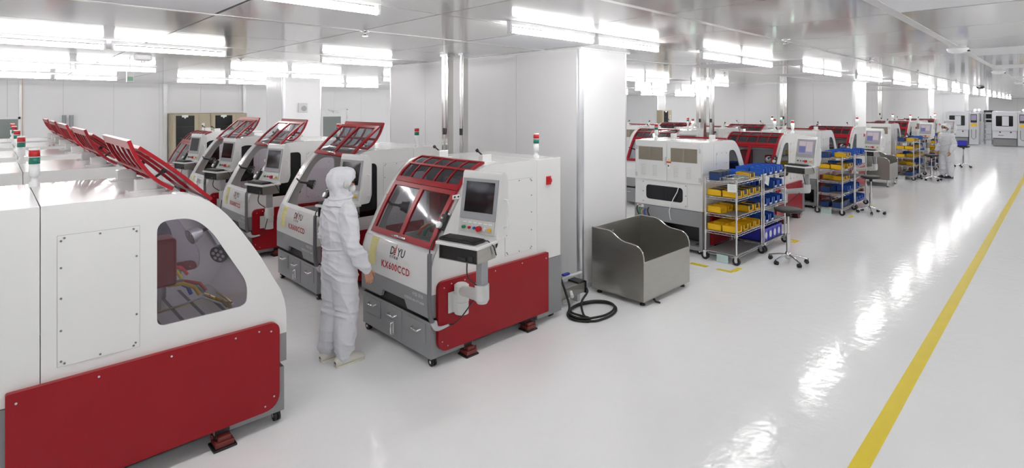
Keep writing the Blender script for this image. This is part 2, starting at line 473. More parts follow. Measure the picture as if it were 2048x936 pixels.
# smoke detectors and small sprinkler heads under the ceiling
sd = MB().lathe([(0,-.085),(.05,-.085),(.09,-.07),(.105,-.045),(.11,-.02),(.085,-.018),(.085,0)], (0,0,CH), 24)
sd_me = sd.mesh('detector_body', [M_trimw])
sl_me = MB().box(-.03,.03,-.115,-.09,CH-.065,CH-.05).mesh('detector_lamp', [M_black])
for k, (x, y) in enumerate([(8.45,.91),(14.6,.94),(21.5,.94),(29,.94)]):
    t_ = thing('smoke_detector', f'white round smoke detector on the ceiling, {ORD[k]} from the camera along the aisle', 'smoke detector', (x,y,0), 0, 'smoke detectors along the aisle')
    link('detector_body', sd_me, t_); link('detector_lamp', sl_me, t_)
dk_me = MB().lathe([(0,-.07),(.07,-.065),(.11,-.03),(.12,0)], (0,0,CH), 20).mesh('camera_dome', [M_black])
t_ = thing('dome_camera', 'dark dome camera on the far ceiling above the aisle', 'camera', (26.5,2.2,0)); link('camera_dome', dk_me, t_)
sp = MB(); sp.lathe([(.045,0),(.045,-.006),(.012,-.01),(.012,-.04),(.028,-.045),(.028,-.05),(0,-.05)], (0,0,CH), 12)
sp_me = sp.mesh('sprinkler_head', [M_chrome])
for k, (x, y) in enumerate([(2.6,4.71),(2.74,8.74),(6.2,2.11),(10.04,2.16),(14.2,2.19),(20,2.19),(12,5.4),(26,2.19)]):
    o = link('sprinkler_head', sp_me, None, (x,y,0)); tag(o, f'small chrome sprinkler head on the ceiling, {ORD[k]} from the camera', 'sprinkler', 'sprinkler heads on the ceiling')
b_ = MB().box(-.10,.10,-.07,.07,CH-.09,CH, b=.02); b_.cyl((0,0,CH-.12),(0,0,CH-.09),.03)
t_ = thing('ceiling_sensor', 'small white box sensor under the ceiling above the left machines', 'sensor', (1.54,9.0,0)); obj('sensor_body', b_, M_trimw, t_)
t_ = thing('hanging_sign', 'small white and green box sign hanging under the ceiling over the left machines', 'sign', (1.73,11.2,0))
obj('sign_box', MB().box(-.05,.05,-.03,.03,2.67,2.85,b=.006), M_trimw, t_)
obj('sign_face', MB().box(-.04,.04,-.034,-.03,2.69,2.76), pm('exit_green', (.35,.62,.45), .5, var=.05), t_)
r_ = MB(); r_.cyl((0,0,2.85),(0,0,CH),.006,n=6); obj('hanger', r_, M_silver, t_)

# steel service poles in front of the columns
def pole(x, y, label, w=.14, d=.10, strips=True):
    t_ = thing('service_pole', label, 'pole', (x, y, 0), 0, 'steel service poles')
    b = MB(); b.box(-d/2, d/2, -w/2, w/2, 0, CH, b=.006)
    obj('channel', b, M_steel_pol, t_)
    c = MB(); c.box(-d/2-.006, -d/2, -.014, .014, 0, CH); obj('cover_strip', c, M_alu, t_)
    s_ = MB(); s_.box(-d/2-.02, -d/2-.004, -.02, .02, 1.86, 1.95, b=.004); obj('socket', s_, M_black, t_)
    fl_ = MB(); fl_.box(-d/2-.015, d/2+.015, -w/2-.015, w/2+.015, CH-.03, CH-.001); obj('collar', fl_, M_silver, t_)
    return t_
pole(4.60, 6.03, 'wide polished steel pole in front of the middle boxed column')
pole(4.66, 5.74, 'narrow polished steel pole in front of the middle boxed column', .075, .09)
pole(12.62, 6.27, 'polished steel pole standing between the trough and the second column', .2, .14)
pole(12.66, 6.02, 'slim polished steel pole just right of the pole behind the red hoods', .09, .09)
pole(17.42, 5.99, 'polished steel pole in front of the second boxed column', .2, .10)
pole(29.0, 5.85, 'polished steel pole in front of the third boxed column', .16, .12)
pole(41.5, 5.85, 'distant polished steel pole in front of the fourth boxed column', .16, .12)

# dry cabinets in the niche
def dry_cabinet(x, label):
    t_ = thing('dry_cabinet', label, 'cabinet', (x, 20.28, 0), 0, 'beige storage cabinets along the back wall')
    obj('cabinet_body', MB().box(0, 1.14, -.35, .04, .08, 2.02, b=.01), M_beige, t_)
    d = obj('cabinet_door', MB().box(.03, .74, -.375, -.35, .14, 1.98, b=.006), M_beige, t_)
    obj('door_pane', MB().box(.13, .66, -.38, -.374, .25, 1.95), M_screen, d)
    s_ = MB()
    for q in range(4): s_.box(.15, .64, -.384, -.38, .5+.36*q, .515+.36*q)
    obj('shelf_edge', s_, M_dark, d)
    obj('door_handle', MB().box(.69, .71, -.40, -.375, .95, 1.2, b=.004), M_silver, d)
    p = obj('control_panel', MB().box(.80, 1.06, -.365, -.35, .14, 1.98, b=.004), M_beige, t_)
    for q in range(3): obj('display', MB().box(.88, .96, -.37, -.365, 1.60-.15*q, 1.70-.15*q), M_paper, p)
    n_ = MB().box(.30, .48, -.386, -.38, 1.90, 1.97); n_.add([(.35,-.386,1.90),(.43,-.386,1.90),(.39,-.386,1.85)], [(0,1,2)]); obj('name_card', n_, M_paper, t_)
    obj('plinth', MB().box(.02, 1.12, -.33, .04, 0, .08), M_dark, t_)
dry_cabinet(4.16, 'beige storage cabinet with dark glass door, left of the two in the niche')
dry_cabinet(5.31, 'beige storage cabinet with dark glass door, right of the two in the niche')
dry_cabinet(30.15, 'beige cabinet with dark door against the distant white column')
bpy.data.objects['dry_cabinet.002'].location = (30.1, 17.86, 0)

# speaker on the column, small sounder on the back wall, conduit
t_ = thing('wall_speaker', 'square grey wall speaker high on the white column behind the machines', 'speaker', (5.70, 13.495, 2.22))
obj('speaker_case', MB().box(-.12, .12, -.04, 0, -.12, .12, b=.01), M_lightgrey, t_)
c_ = MB(); c_.cyl((.02,-.045,-.02),(.02,-.04,-.02),.07,n=24); c_.cyl((.02,-.05,-.02),(.02,-.045,-.02),.035,n=20); obj('speaker_grille', c_, M_bezel, t_)
t_ = thing('wall_conduit', 'thin pale conduit running up the back wall at the left', 'conduit', (.62, 20.39, 0))
obj('conduit_pipe', MB().box(-.03, .03, -.03, 0, 0, CH), M_trimw, t_); obj('conduit_cable', MB().box(.035, .05, -.02, 0, 0, CH), pm('pale_orange_cable', (.75,.5,.38), .5, var=.05), t_)
t_ = thing('pipe_rack', 'pair of grey upright pipes by the back wall behind the left hoods', 'pipe', (1.55, 20.2, 0))
p_ = MB(); p_.cyl((0,0,0),(0,0,2.0),.05); p_.cyl((.16,0,0),(.16,0,2.0),.05); obj('pipe', p_, M_bezel, t_)
obj('pipe_clamp', MB().box(-.08,.24,-.06,.06,.4,.44), M_silver, t_)
# ---------------------------------------------------------------- the milling machines
W, DEP, UH = 1.18, 1.72, .86
def L(u, v, z): return (u-UH, v-W/2, z)
PROF = [(0,.63),(0,.74),(.005,.81),(.016,.87),(.04,.945),(.07,1.0),(.115,1.085),(.175,1.20),(.235,1.30),(.30,1.40),(.345,1.465),(.39,1.525),(.44,1.58),(.50,1.632),(.56,1.668),(.62,1.69),(.68,1.70),(.75,1.703),(1.33,1.703)]
def prof_u(z):
    if z <= PROF[0][1]: return 0.0
    for (a, b), (c, d) in zip(PROF, PROF[1:]):
        if b <= z <= d and d > b: return a + (c-a)*(z-b)/(d-b)
    return .7
def offset_prof(pts, t):
    out = []
    for i, p in enumerate(pts):
        a, b = pts[max(i-1, 0)], pts[min(i+1, len(pts)-1)]
        d = Vector((b[0]-a[0], b[1]-a[1])).normalized()
        out.append((p[0] + d.y*t, p[1] - d.x*t))          # towards the inside
    return out
def strip(mb, pts, v0, v1, t=.02, mi=0):
    ins = offset_prof(pts, t)
    n = len(pts)
    vs = [L(u, v0, z) for u, z in pts] + [L(u, v1, z) for u, z in pts]
    mb.add(vs, [(i, i+1, n+i+1, n+i) for i in range(n-1)], mi, True)
    vi = [L(u, v0, z) for u, z in ins] + [L(u, v1, z) for u, z in ins]
    mb.add(vi, [(i, n+i, n+i+1, i+1) for i in range(n-1)], mi, True)
    for o in (0, n):
        q = vs[o:o+n] + vi[o:o+n]
        mb.add(q, [(i, i+1, n+i+1, n+i) for i in range(n-1)], mi)
    mb.add([vs[0], vs[n], vi[n], vi[0]], [(0,1,2,3)], mi); mb.add([vs[n-1], vs[2*n-1], vi[2*n-1], vi[n-1]], [(0,1,2,3)], mi)
def sub_prof(z0=None, u1=None, z1=None, u0=None):
    pts = PROF
    if z1 is not None: pts = [p for p in pts if p[1] < z1-1e-4] + [(prof_u(z1), z1)]
    if u0 is not None: pts = [(u0, 1.7)] + [p for p in pts if p[0] > u0+1e-4]
    return pts
SILL, OPEN_U = 1.005, .66
VA, VB = .085, W-.13
WIN = rpoly([(.27,.89),(.79,.89),(.79,1.54),(.60,1.54),(.49,1.44),(.262,1.04)], [.05,.05,.07,.08,.10,.10], 6)
# hood profile, measured along the closed outline from the sill
HP = [(.066,.992)] + [p for p in PROF if p[1] > 1.0 and p[0] <= .62] + [(.66,1.698)]
HP = [(u - .014, z + .010) if z < 1.6 else (u-.004, z+.014) for u, z in HP]
HS = [0.0]
for a, b in zip(HP, HP[1:]): HS.append(HS[-1] + math.dist(a, b))
def hood_pt(s):
    for i in range(len(HP)-1):
        if s <= HS[i+1] or i == len(HP)-2:
            f = (s-HS[i])/(HS[i+1]-HS[i])
            return (HP[i][0]+(HP[i+1][0]-HP[i][0])*f, HP[i][1]+(HP[i+1][1]-HP[i][1])*f)
SJ = .555                                               # where the two hood leaves meet
ST = HS[-1]
HV0, HV1 = .045, W-.115
J0, H0 = hood_pt(SJ), hood_pt(ST)
A0 = hood_pt(0)
def xf2(p, a0, a1, b0, b1):
    """rigid motion in the side plane taking a0 to a1 and direction a0-b0 to a1-b1"""
    ang = math.atan2(b1[1]-a1[1], b1[0]-a1[0]) - math.atan2(b0[1]-a0[1], b0[0]-a0[0])
    dx, dz = p[0]-a0[0], p[1]-a0[1]
    return (a1[0]+dx*math.cos(ang)-dz*math.sin(ang), a1[1]+dx*math.sin(ang)+dz*math.cos(ang))
J1 = (.87, 1.99)
H1 = (H0[0]+.02, H0[1]+.012)
A1 = (.47, 1.628)
def hood_map(leaf, opened):
    def fn(v, s, off=0.0):
        p = hood_pt(s); q = hood_pt(min(s+.01, ST)) if s < ST-.011 else None
        r = hood_pt(max(s-.01, 0)); q = q or p
        d = Vector((q[0]-r[0], q[1]-r[1])).normalized()
        p = (p[0]-d.y*off, p[1]+d.x*off)
        if opened:
            p = xf2(p, J0, J1, A0, A1) if leaf == 0 else xf2(p, H0, H1, J0, J1)
        return L(p[0], v, p[1])
    return fn
def hood_leaf(leaf, opened):
    fn = hood_map(leaf, opened)
    fr = MB(); panes = []
    def bar(v0, v1, s0, s1, th=.022):
        k = max(1, int((s1-s0)/.035))
        ss = [s0+(s1-s0)*i/k for i in range(k+1)]
        for o in (0, 1):
            rows = [[fn(v0, s, th*o-.004), fn(v1, s, th*o-.004)] for s in ss]
            fr.sheet(rows, smooth=False)
        for v in (v0, v1):
            fr.sheet([[fn(v, s, -.004), fn(v, s, th-.004)] for s in ss], smooth=False)
        for s in (s0, s1):
            fr.add([fn(v0,s,-.004), fn(v1,s,-.004), fn(v1,s,th-.004), fn(v0,s,th-.004)], [(0,1,2,3)])
    def pane(v0, v1, s0, s1):
        k = max(1, int((s1-s0)/.05))
        mb = MB(); mb.sheet([[fn(v0, s0+(s1-s0)*i/k, .006), fn(v1, s0+(s1-s0)*i/k, .006)] for i in range(k+1)])
        panes.append(mb)
    if leaf == 0:
        vm = (HV0+HV1)/2
        bar(HV0, HV1, 0, .055); bar(HV0, HV1, SJ-.045, SJ-.003)
        bar(HV0, HV0+.055, .055, SJ-.045); bar(HV1-.05, HV1, .055, SJ-.045); bar(vm-.028, vm+.028, .055, SJ-.045)
        pane(HV0+.05, vm-.024, .05, SJ-.04); pane(vm+.024, HV1-.045, .05, SJ-.04)
    else:
        s0, s1, sm = SJ+.003, ST, SJ+.055+(ST-SJ-.06)*.52
        bar(HV0, HV1, s0, s0+.055); bar(HV0, HV1, s1-.025, s1); bar(HV0, HV1, sm-.011, sm+.011)
        w = (HV1-HV0-.03)/5
        bar(HV0, HV0+.03, s0+.055, sm-.011); bar(HV1-.03, HV1, s0+.055, sm-.011)
        bar(HV0, HV0+.03, sm+.011, s1-.025); bar(HV1-.03, HV1, sm+.011, s1-.025)
        for k in range(5):
            c = HV0+.015+w*k
            if k:
                bar(c-.008, c+.008, s0+.055, sm-.011, .016); bar(c-.008, c+.008, sm+.011, s1-.025, .016)
            pane(c+.008, c+w-.008, s0+.05, sm-.008); pane(c+.008, c+w-.008, sm+.008, s1-.02)
    return fr, panes, fn

MESH = {}
def K(key, mats, fn):
    if key not in MESH:
        MESH[key] = fn().mesh(key.split('/')[0], mats if isinstance(mats, (list, tuple)) else [mats])
    return MESH[key]
def text_mesh(key, body, height, M, mat, bold=0.0, spacing=1.0, right=False, shear=0.0):
    """flat lettering; M maps (x, y) of the writing to a point"""
    if key in MESH: return MESH[key]
    cu = bpy.data.curves.new('writing', 'FONT'); cu.body = body; cu.size = 1.0; cu.offset = bold; cu.space_character = spacing; cu.resolution_u = 2; cu.shear = shear
    if right: cu.align_x = 'RIGHT'
    o = bpy.data.objects.new('writing', cu); COL.objects.link(o)
    bpy.context.view_layer.update()
    me = bpy.data.meshes.new_from_object(o.evaluated_get(bpy.context.evaluated_depsgraph_get()))
    bpy.data.objects.remove(o); bpy.data.curves.remove(cu)
    for v in me.vertices:
        v.co = M(v.co.x*height/.70, v.co.y*height/.70)
    me.name = 'writing'; me.materials.clear(); me.materials.append(mat)
    MESH[key] = me
    return me

def b_hull():
    m = MB()
    strip(m, PROF, .001, VA); strip(m, PROF, VB, W-.001)
    strip(m, sub_prof(z1=SILL), VA, VB); strip(m, sub_prof(u0=OPEN_U), VA, VB)
    side = PROF + [(1.33, .63)]
    side = list(reversed(side))
    m.plate(side, [WIN], .02, lambda a, b, c: L(a, c, b))
    m.plate(side, [WIN], -.02, lambda a, b, c: L(a, W+c, b))
    return m
def b_inner():
    m = MB()
    m.box(*[x for p in zip(L(.99,.03,.64), L(1.01,W-.03,1.68)) for x in p])
    m.box(*[x for p in zip(L(.03,.03,.635), L(1.0,W-.03,.66)) for x in p])
    m.box(*[x for p in zip(L(.55,.10,.66), L(.95,.18,1.02)) for x in p])
    m.box(*[x for p in zip(L(.55,W-.18,.66), L(.95,W-.10,.80)) for x in p])
    m.add([L(.05,.03,.97), L(.05,W-.03,.97), L(.22,W-.03,.70), L(.22,.03,.70)], [(0,1,2,3)])
    return m
def B(m, u0, u1, v0, v1, z0, z1, mi=0, b=0.0):
    a, c = L(u0, v0, z0), L(u1, v1, z1)
    return m.box(a[0], c[0], a[1], c[1], z0, z1, mi, b)
def C(m, p, q, *a, **k): return m.cyl(L(*p), L(*q), *a, **k)
def b_band():
    m = MB()
    n0, n1 = .40, .80
    front = [(0,.43),(n0-.05,.43),(n0,.50),(n1-.03,.50),(n1+.01,.43),(W,.43),(W,.63),(0,.63)]
    m.plate(front, [], .03, lambda a, b, c: L(c, a, b))
    B(m, .03, 1.33, 0, .03, .43, .63); B(m, .03, 1.33, W-.03, W, .43, .63); B(m, .05, 1.33, .03, W-.03, .52, .628)
    return m
def b_gap():
    m = MB(); B(m, .035, .60, .02, W-.02, .388, .52); B(m, .018, .46, .012, W-.012, .386, .392)
    return m
def b_cab():
    m = MB(); B(m, .012, .47, .006, W-.006, .075, .388, b=.004)
    return m
def handle(m, v, z, w=.10, vertical=False, u=.006):
    if vertical: p = [(u,v,z-w/2),(u-.03,v,z-w/2+.008),(u-.03,v,z+w/2-.008),(u,v,z+w/2)]
    else: p = [(u,v-w/2,z),(u-.035,v-w/2+.008,z-.008),(u-.035,v+w/2-.008,z-.008),(u,v+w/2,z)]
    m.tube([L(*q) for q in p], .0085, 8)
    return m
def b_base():
    m = MB()
    B(m, .48, 1.36, .05, W-.05, .12, .40); B(m, .10, 1.6, .09, .17, .09, .13); B(m, .10, 1.6, W-.17, W-.09, .09, .13)
    return m
def b_leg(u, v):
    m = MB(); B(m, u-.045, u+.045, v-.04, v+.04, .05, .43)
    return m
def b_foot(u, v):
    m = MB(); B(m, u-.058, u+.058, v-.055, v+.055, .015, .05, b=.006); B(m, u-.04, u+.04, v-.045, v+.045, .05, .08, b=.006); C(m, (u+.05, v-.04, .05), (u+.05, v-.04, .075), .012)
    return m
def b_pad(u, v):
    m = MB(); B(m, u-.072, u+.072, v-.066, v+.066, 0, .015, b=.004)
    return m
def b_castor(u, v):
    m = MB()
    C(m, (u-.02, v, .038), (u-.004, v, .038), .038, n=18); C(m, (u+.004, v, .038), (u+.02, v, .038), .038, n=18)
    m.cyl(L(u, v, .055), L(u, v, .076), .030, mi=0)
    C(m, (u-.024, v, .038), (u+.024, v, .038), .014, n=10, mi=1)
    return m
def red_poly(): return rpoly([(.06,.13),(1.472,.12),(1.472,.735),(.06,.735)], [.11,.01,.012,.07], 6)
def screws(pts, v, s):
    m = MB()
    for u, z in pts: C(m, (u, v, z), (u, v-.004*s, z), .006, n=8)
    return m
def b_rear():
    m = MB()
    B(m, 1.333, 1.70, 0, W, .655, 1.703, b=.004)
    return m
def b_rearbase():
    m = MB()
    B(m, 1.336, 1.715, 0, .05, .06, .65); B(m, 1.336, 1.715, W-.05, W, .06, .65)
    B(m, 1.336, 1.715, .05, W-.05, .42, .65); B(m, 1.34, 1.70, .05, W-.05, .06, .12); B(m, 1.336, 1.36, .05, W-.05, .12, .42)
    return m
def b_vent(vc):
    m = MB()
    B(m, 1.721, 1.726, vc-.22, vc+.22, 1.385, 1.60, 0)
    return m
def b_ventslats(vc):
    m = MB()
    for k in range(16): B(m, 1.726, 1.731, vc-.21, vc+.21, 1.395+.0128*k, 1.400+.0128*k)
    B(m, 1.724, 1.732, vc-.012, vc+.012, 1.385, 1.60)
    return m
def b_louvers(vc):
    m = MB()
    for q in (-.13, .08):
        for k in range(9):
            z = 1.14+.021*k
            m.add([L(1.720, vc+q-.04, z+.012), L(1.720, vc+q+.04, z+.012), L(1.729, vc+q+.038, z+.003), L(1.729, vc+q-.038, z+.003), L(1.720, vc+q+.04, z+.001), L(1.720, vc+q-.04, z+.001)], [(0,1,2,3),(3,2,4,5)])
    return m
def b_backwin_frame():
    m = MB()
    m.plate(rrect(.14, .93, .69, 1.045, .01), [rrect(.21, .86, .755, .985, .06)], .012, lambda a, b, c: L(1.70+c, a, b))
    return m

def b_housing():
    m = MB()
    pts = rpoly([(.26,1.13),(.40,1.13),(.435,1.22),(.435,1.62),(.39,1.69),(.345,1.685),(.255,1.17)], [.004,.03,.03,.05,.04,.03,.004], 4)
    m.plate(pts, [], -.41, lambda a, b, c: CN(c+.01, a, b))
    return m
C0 = (-.003, -.622)
KS = .974                                             # the console is a little smaller than first laid out
CR, CB = (.23, -.973), (.973, .23)
def CN(a, b, z): return L(C0[0]+(CR[0]*a+CB[0]*b)*KS, C0[1]+(CR[1]*a+CB[1]*b)*KS, 2.25-(2.25-z)*KS)
def CBOX(m, a0, a1, b0, b1, z0, z1, mi=0, bv=0.0):
    st = len(m.v); m.box(a0, a1, b0, b1, z0, z1, mi, bv); m.map(CN, st); return m
def scr(a, t, o=0.0):
    """a point on the tilted screen face; t is the height, o how far proud"""
    b = .255 + (t-1.17)*(.09/.515)
    return CN(a, b-o, t)
def SPL(m, a0, a1, t0, t1, o0, o1, mi=0):
    q = [scr(a, t, o) for o in (o0, o1) for a, t in ((a0,t0),(a1,t0),(a1,t1),(a0,t1))]
    return m.add(q, [(0,3,2,1),(4,5,6,7),(0,1,5,4),(1,2,6,5),(2,3,7,6),(3,0,4,7)], mi)

def machine(label, x, y, rz, opened=False, console=True, g_side=None, text=False, back=False, group=None, lit_screen=False, tower_on=False, z=0.0):
    g_side = g_side or G_tint
    t = thing('milling_machine', label, 'machine', (x, y, z), rz, group)
    gs = g_side.name
    def P(name, key, mats, fn, parent=None): return link(name, K(key, mats, fn), parent or t)
    hull = P('hull', 'hull', M_white, b_hull)
    P('inner_liner', 'inner_liner', M_inner, b_inner)
    for k, v in enumerate((.008, W-.014)):
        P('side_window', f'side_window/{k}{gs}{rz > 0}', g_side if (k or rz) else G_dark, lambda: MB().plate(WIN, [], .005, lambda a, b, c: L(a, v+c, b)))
    P('grey_band', 'grey_band', M_grey, b_band); P('dark_recess', 'dark_recess', M_black, b_gap)
    sl = P('sill_strip', 'sill_strip', M_silver, lambda: (lambda m: (strip(m, [(u-.006, zz) for u, zz in [(.052,.965),(.062,.985)]], VA-.02, VB+.02, .01), m)[1])(MB()))
    # drawer cabinet
    cab = P('drawer_cabinet', 'drawer_cabinet', M_grey, b_cab)
    d1 = P('drawer', 'drawer/l', M_grey, lambda: B(MB(), .004, .014, .83, 1.10, .20, .365, b=.003))
    P('drawer_handle', 'drawer_handle/l', M_chrome, lambda: handle(MB(), .965, .315, .12), d1)
    d2 = P('drawer', 'drawer/r', M_grey, lambda: B(MB(), .004, .014, .08, .36, .19, .365, b=.003))
    P('drawer_handle', 'drawer_handle/r', M_chrome, lambda: handle(MB(), .21, .30, .12), d2)
    d3 = P('drawer', 'drawer/m', M_grey, lambda: B(MB(), .006, .014, .46, .74, .10, .375, b=.002))
    P('drawer_handle', 'drawer_handle/m', M_chrome, lambda: handle(MB(), .60, .31, .12), d3)
    P('latch', 'latch', M_chrome, lambda: B(handle(MB(), .585, .185, .11, True, .002), -.004, .006, .573, .597, .125, .245, b=.003), d3)
    P('base_frame', 'base_frame', M_dark, b_base)
    for k, (u, v) in enumerate([(.42,.0),(1.20,.0),(.42,W),(1.20,W)]):
        lg = P('leg', f'leg/{k}', M_dark, lambda: b_leg(u, v + (.045 if v == 0 else -.045)))
        P('levelling_foot', f'foot/{k}', M_foot, lambda: b_foot(u, v), lg); P('foot_pad', f'pad/{k}', M_black, lambda: b_pad(u, v), lg)
    for k, (u, v) in enumerate([(.055,.045),(.055,W-.05),(1.62,.08),(1.62,W-.08)]):
        P('castor', f'castor/{k}', [M_rubber, M_chrome], lambda: b_castor(u, v))
    # red side panels and inspection hatches
    for k, (v, s) in enumerate(((0, -1), (W, 1))):
        rp = P('red_side_panel', f'red_side_panel/{k}', M_red, lambda: MB().plate(red_poly(), [], .035*s, lambda a, b, c: L(a, v+c, b)))
        tag(P('screws', f'screws/r{k}', M_silver, lambda: screws([(.12,.68),(.2,.70),(.35,.70),(.10,.22),(.16,.17),(.72,.70),(1.08,.70),(1.43,.68)], v+.036*s, -s), rp), kind='stuff')
        h = P('side_hatch', f'side_hatch/{k}', M_white, lambda: MB().plate(rrect(.88, 1.26, .80, 1.53, .004), [], .003*s, lambda a, b, c: L(a, v+c, b)))
        P('hatch_gap', f'hatch_gap/{k}', M_line, lambda: MB().plate(rrect(.878, 1.262, .798, 1.532, .004), [], .0012*s, lambda a, b, c: L(a, v+c, b)), h)
        tag(P('screws', f'screws/h{k}', M_screw, lambda: screws([(.90,.83),(.91,.815),(1.07,.815),(1.23,.815),(1.245,.83),(1.245,1.0),(1.245,1.18),(1.245,1.35),(1.245,1.50),(1.23,1.515),(1.07,1.515),(.91,1.515),(.895,1.50),(.895,1.35),(.895,1.0)], v+.003*s, -s), h), kind='stuff')
    # rear cabinet
    rc = P('rear_cabinet', 'rear_cabinet', M_white, b_rear)
    P('rear_base', 'rear_base', M_grey, b_rearbase)
    for k, vc in enumerate((.30, W-.30)):
        dr = P('rear_door', f'rear_door/{k}', M_white, lambda: B(MB(), 1.70, 1.72, (.02, .592)[k], (.588, W-.02)[k], 1.07, 1.68, b=.004))
        if back:
            ve = P('vent_grille', f'vent/{k}', M_tan, lambda: b_vent(vc), dr)
            tag(P('vent_slats', f'ventslats/{k}', M_tan, lambda: b_ventslats(vc), dr), kind='stuff')
            tag(P('louvres', f'louvres/{k}', M_white, lambda: b_louvers(vc), dr), kind='stuff')
            for q, zz in enumerate((1.14, 1.58)):
                P('hinge', f'hinge/{k}{q}', M_silver, lambda: B(MB(), 1.715, 1.735, (.015, W-.055)[k], (.055, W-.015)[k], zz-.035, zz+.035, b=.008), dr)
    if back:
        P('door_handle', 'rear_handle', M_silver, lambda: B(MB(), 1.72, 1.74, .56, .58, 1.32, 1.45, b=.004))
        P('warning_label', 'warning_label', [M_ylabel, M_btn_r, M_paper, M_inkblk], lambda: warn())
        bw = P('service_panel', 'service_panel', M_white, b_backwin_frame)
        P('service_window', 'service_window', G_dark, lambda: MB().plate(rrect(.205, .865, .75, .99, .06), [], .004, lambda a, b, c: L(1.699+c, a, b)), bw)
        tag(P('screws', 'screws/b', M_screw, lambda: (lambda m: ([C(m, (1.712, vv, zz), (1.716, vv, zz), .009, n=8) for vv in (.16,.91) for zz in (.71,.87,1.025)], m)[1])(MB()), bw), kind='stuff')
        P('hose', 'backhose', M_paper, lambda: MB().tube([L(1.73,.80,1.0), L(1.74,.78,.92), L(1.76,.72,.80), L(1.77,.66,.62), L(1.74,.66,.50), L(1.70,.66,.45)], .007))
        for q, (mt, v0, z0) in enumerate(((M_black,.06,.62),(M_hosegrn,.10,.60),(M_hoseb,.20,.58),(M_black,.26,.61),(M_brass,.15,.57))):
            P('rear_cable', f'rearcable/{q}', mt, lambda: MB().tube(spline([L(1.71,v0,z0), L(1.78,v0+.02,z0-.03), L(1.79,v0+.05,z0-.10), L(1.74,v0+.07,z0-.17), L(1.70,v0+.08,z0-.20)], 3), .010, 6))
        P('rear_card', 'rearcard', [M_paper, M_btn_r], lambda: B(B(MB(), 1.716, 1.722, .05, .17, .60, .65), 1.722, 1.7226, .07, .13, .625, .64, 1))
        P('rear_dark', 'reardark', M_black, lambda: B(MB(), 1.37, 1.38, .06, W-.06, .13, .42))
        P('chip_box', 'chipbox', M_dark, lambda: B(MB(), 1.45, 1.66, .12, .50, .13, .36, b=.01))
    # roof furniture
    for k, v in enumerate((.20, .90)):
        hb = P('hinge_block', f'hinge_block/{k}', M_white, lambda: B(B(MB(), .74, .86, v-.03, v+.03, 1.70, 1.78, b=.006), .70, .90, v-.05, v+.05, 1.70, 1.712))
        P('latch_knob', f'latch_knob/{k}', M_black, lambda: C(C(MB(), (.76,v,1.775), (.70,v,1.82), .008), (.705,v,1.815), (.69,v,1.83), .016))
    tu, tk = (1.31, 'r') if rz else (1.49, 'l')
    tl = P('signal_tower', f'signal_tower/{tk}', M_trimw, lambda: MB().lathe([(.032,0),(.032,.03),(.02,.04),(.02,.07),(.03,.075),(.03,.155),(0,.155)], L(tu,.16,1.70), 18))
    P('red_lens', f'red_lens/{tk}', M_lensr, lambda: MB().lathe([(0,0),(.031,0),(.031,.045),(0,.045)], L(tu,.16,1.906), 18), tl)
    P('green_lens', f'green_lens/{tower_on}{tk}', M_lensg_on if tower_on else M_lensg, lambda: MB().lathe([(0,0),(.031,0),(.031,.045),(0,.045)], L(tu,.16,1.858), 18), tl)
    P('tower_cap', f'tower_cap/{tk}', M_trimw, lambda: MB().lathe([(0,0),(.031,0),(.03,.012),(0,.014)], L(tu,.16,1.951), 18), tl)
    P('lens_ring', f'lens_ring/{tk}', M_trimw, lambda: MB().lathe([(.0315,0),(.0315,.004),(0,.004)], L(tu,.16,1.903), 18), tl)
    # the two-leaf hood
    for leaf, nm in ((0, 'front_hood_leaf'), (1, 'top_hood_leaf')):
        key = f'{nm}/{opened}'
        if key not in MESH:
            fr, panes, fn = hood_leaf(leaf, opened)
            MESH[key] = fr.mesh(nm, [M_redhood])
            for q, p in enumerate(panes): MESH[f'{key}/{q}'] = p.mesh('hood_pane', [G_hood if leaf else G_clear])
            if leaf == 0:
                vm = (HV0+HV1)/2
                m = MB(); m.tube([fn(vm+.09, .02, .018), fn(vm+.085, .02, .045), fn(vm-.085, .02, .045), fn(vm-.09, .02, .018)], .011, 8)
                MESH[key+'/h'] = m.mesh('hood_handle', [M_chrome])
        lf = link(nm, MESH[key], t)
        q = 0
        while f'{key}/{q}' in MESH:
            link('hood_pane', MESH[f'{key}/{q}'], lf); q += 1
        if leaf == 0: link('hood_handle', MESH[key+'/h'], lf)
    for k, v in enumerate((VA+.012, VB-.012)):
        P('hood_rail', f'hood_rail/{k}', M_silver, lambda: (lambda m: (strip(m, [(u+.004, zz-.002) for u, zz in PROF if .99 < zz < 1.69], v-.014, v+.014, .03), m)[1])(MB()))
    # inside
    tb = P('work_table', 'work_table', M_table, lambda: B(MB(), .24, .93, .20, W-.20, .70, .80, b=.004))
    for k in range(5):
        P('table_slot', f'slot/{k}', M_black, lambda: B(MB(), .32+.13*k, .342+.13*k, .20, W-.20, .798, .8015), tb)
    ga = P('gantry', 'gantry', M_red, lambda: B(MB(), .80, .96, .05, W-.05, .86, .99, b=.006))
    P('gantry_cover', 'gantry_cover', M_inner, lambda: B(B(MB(), .84, .96, .12, W-.12, 1.0, 1.36), .80, .96, .30, W-.30, 1.36, 1.50, b=.02))
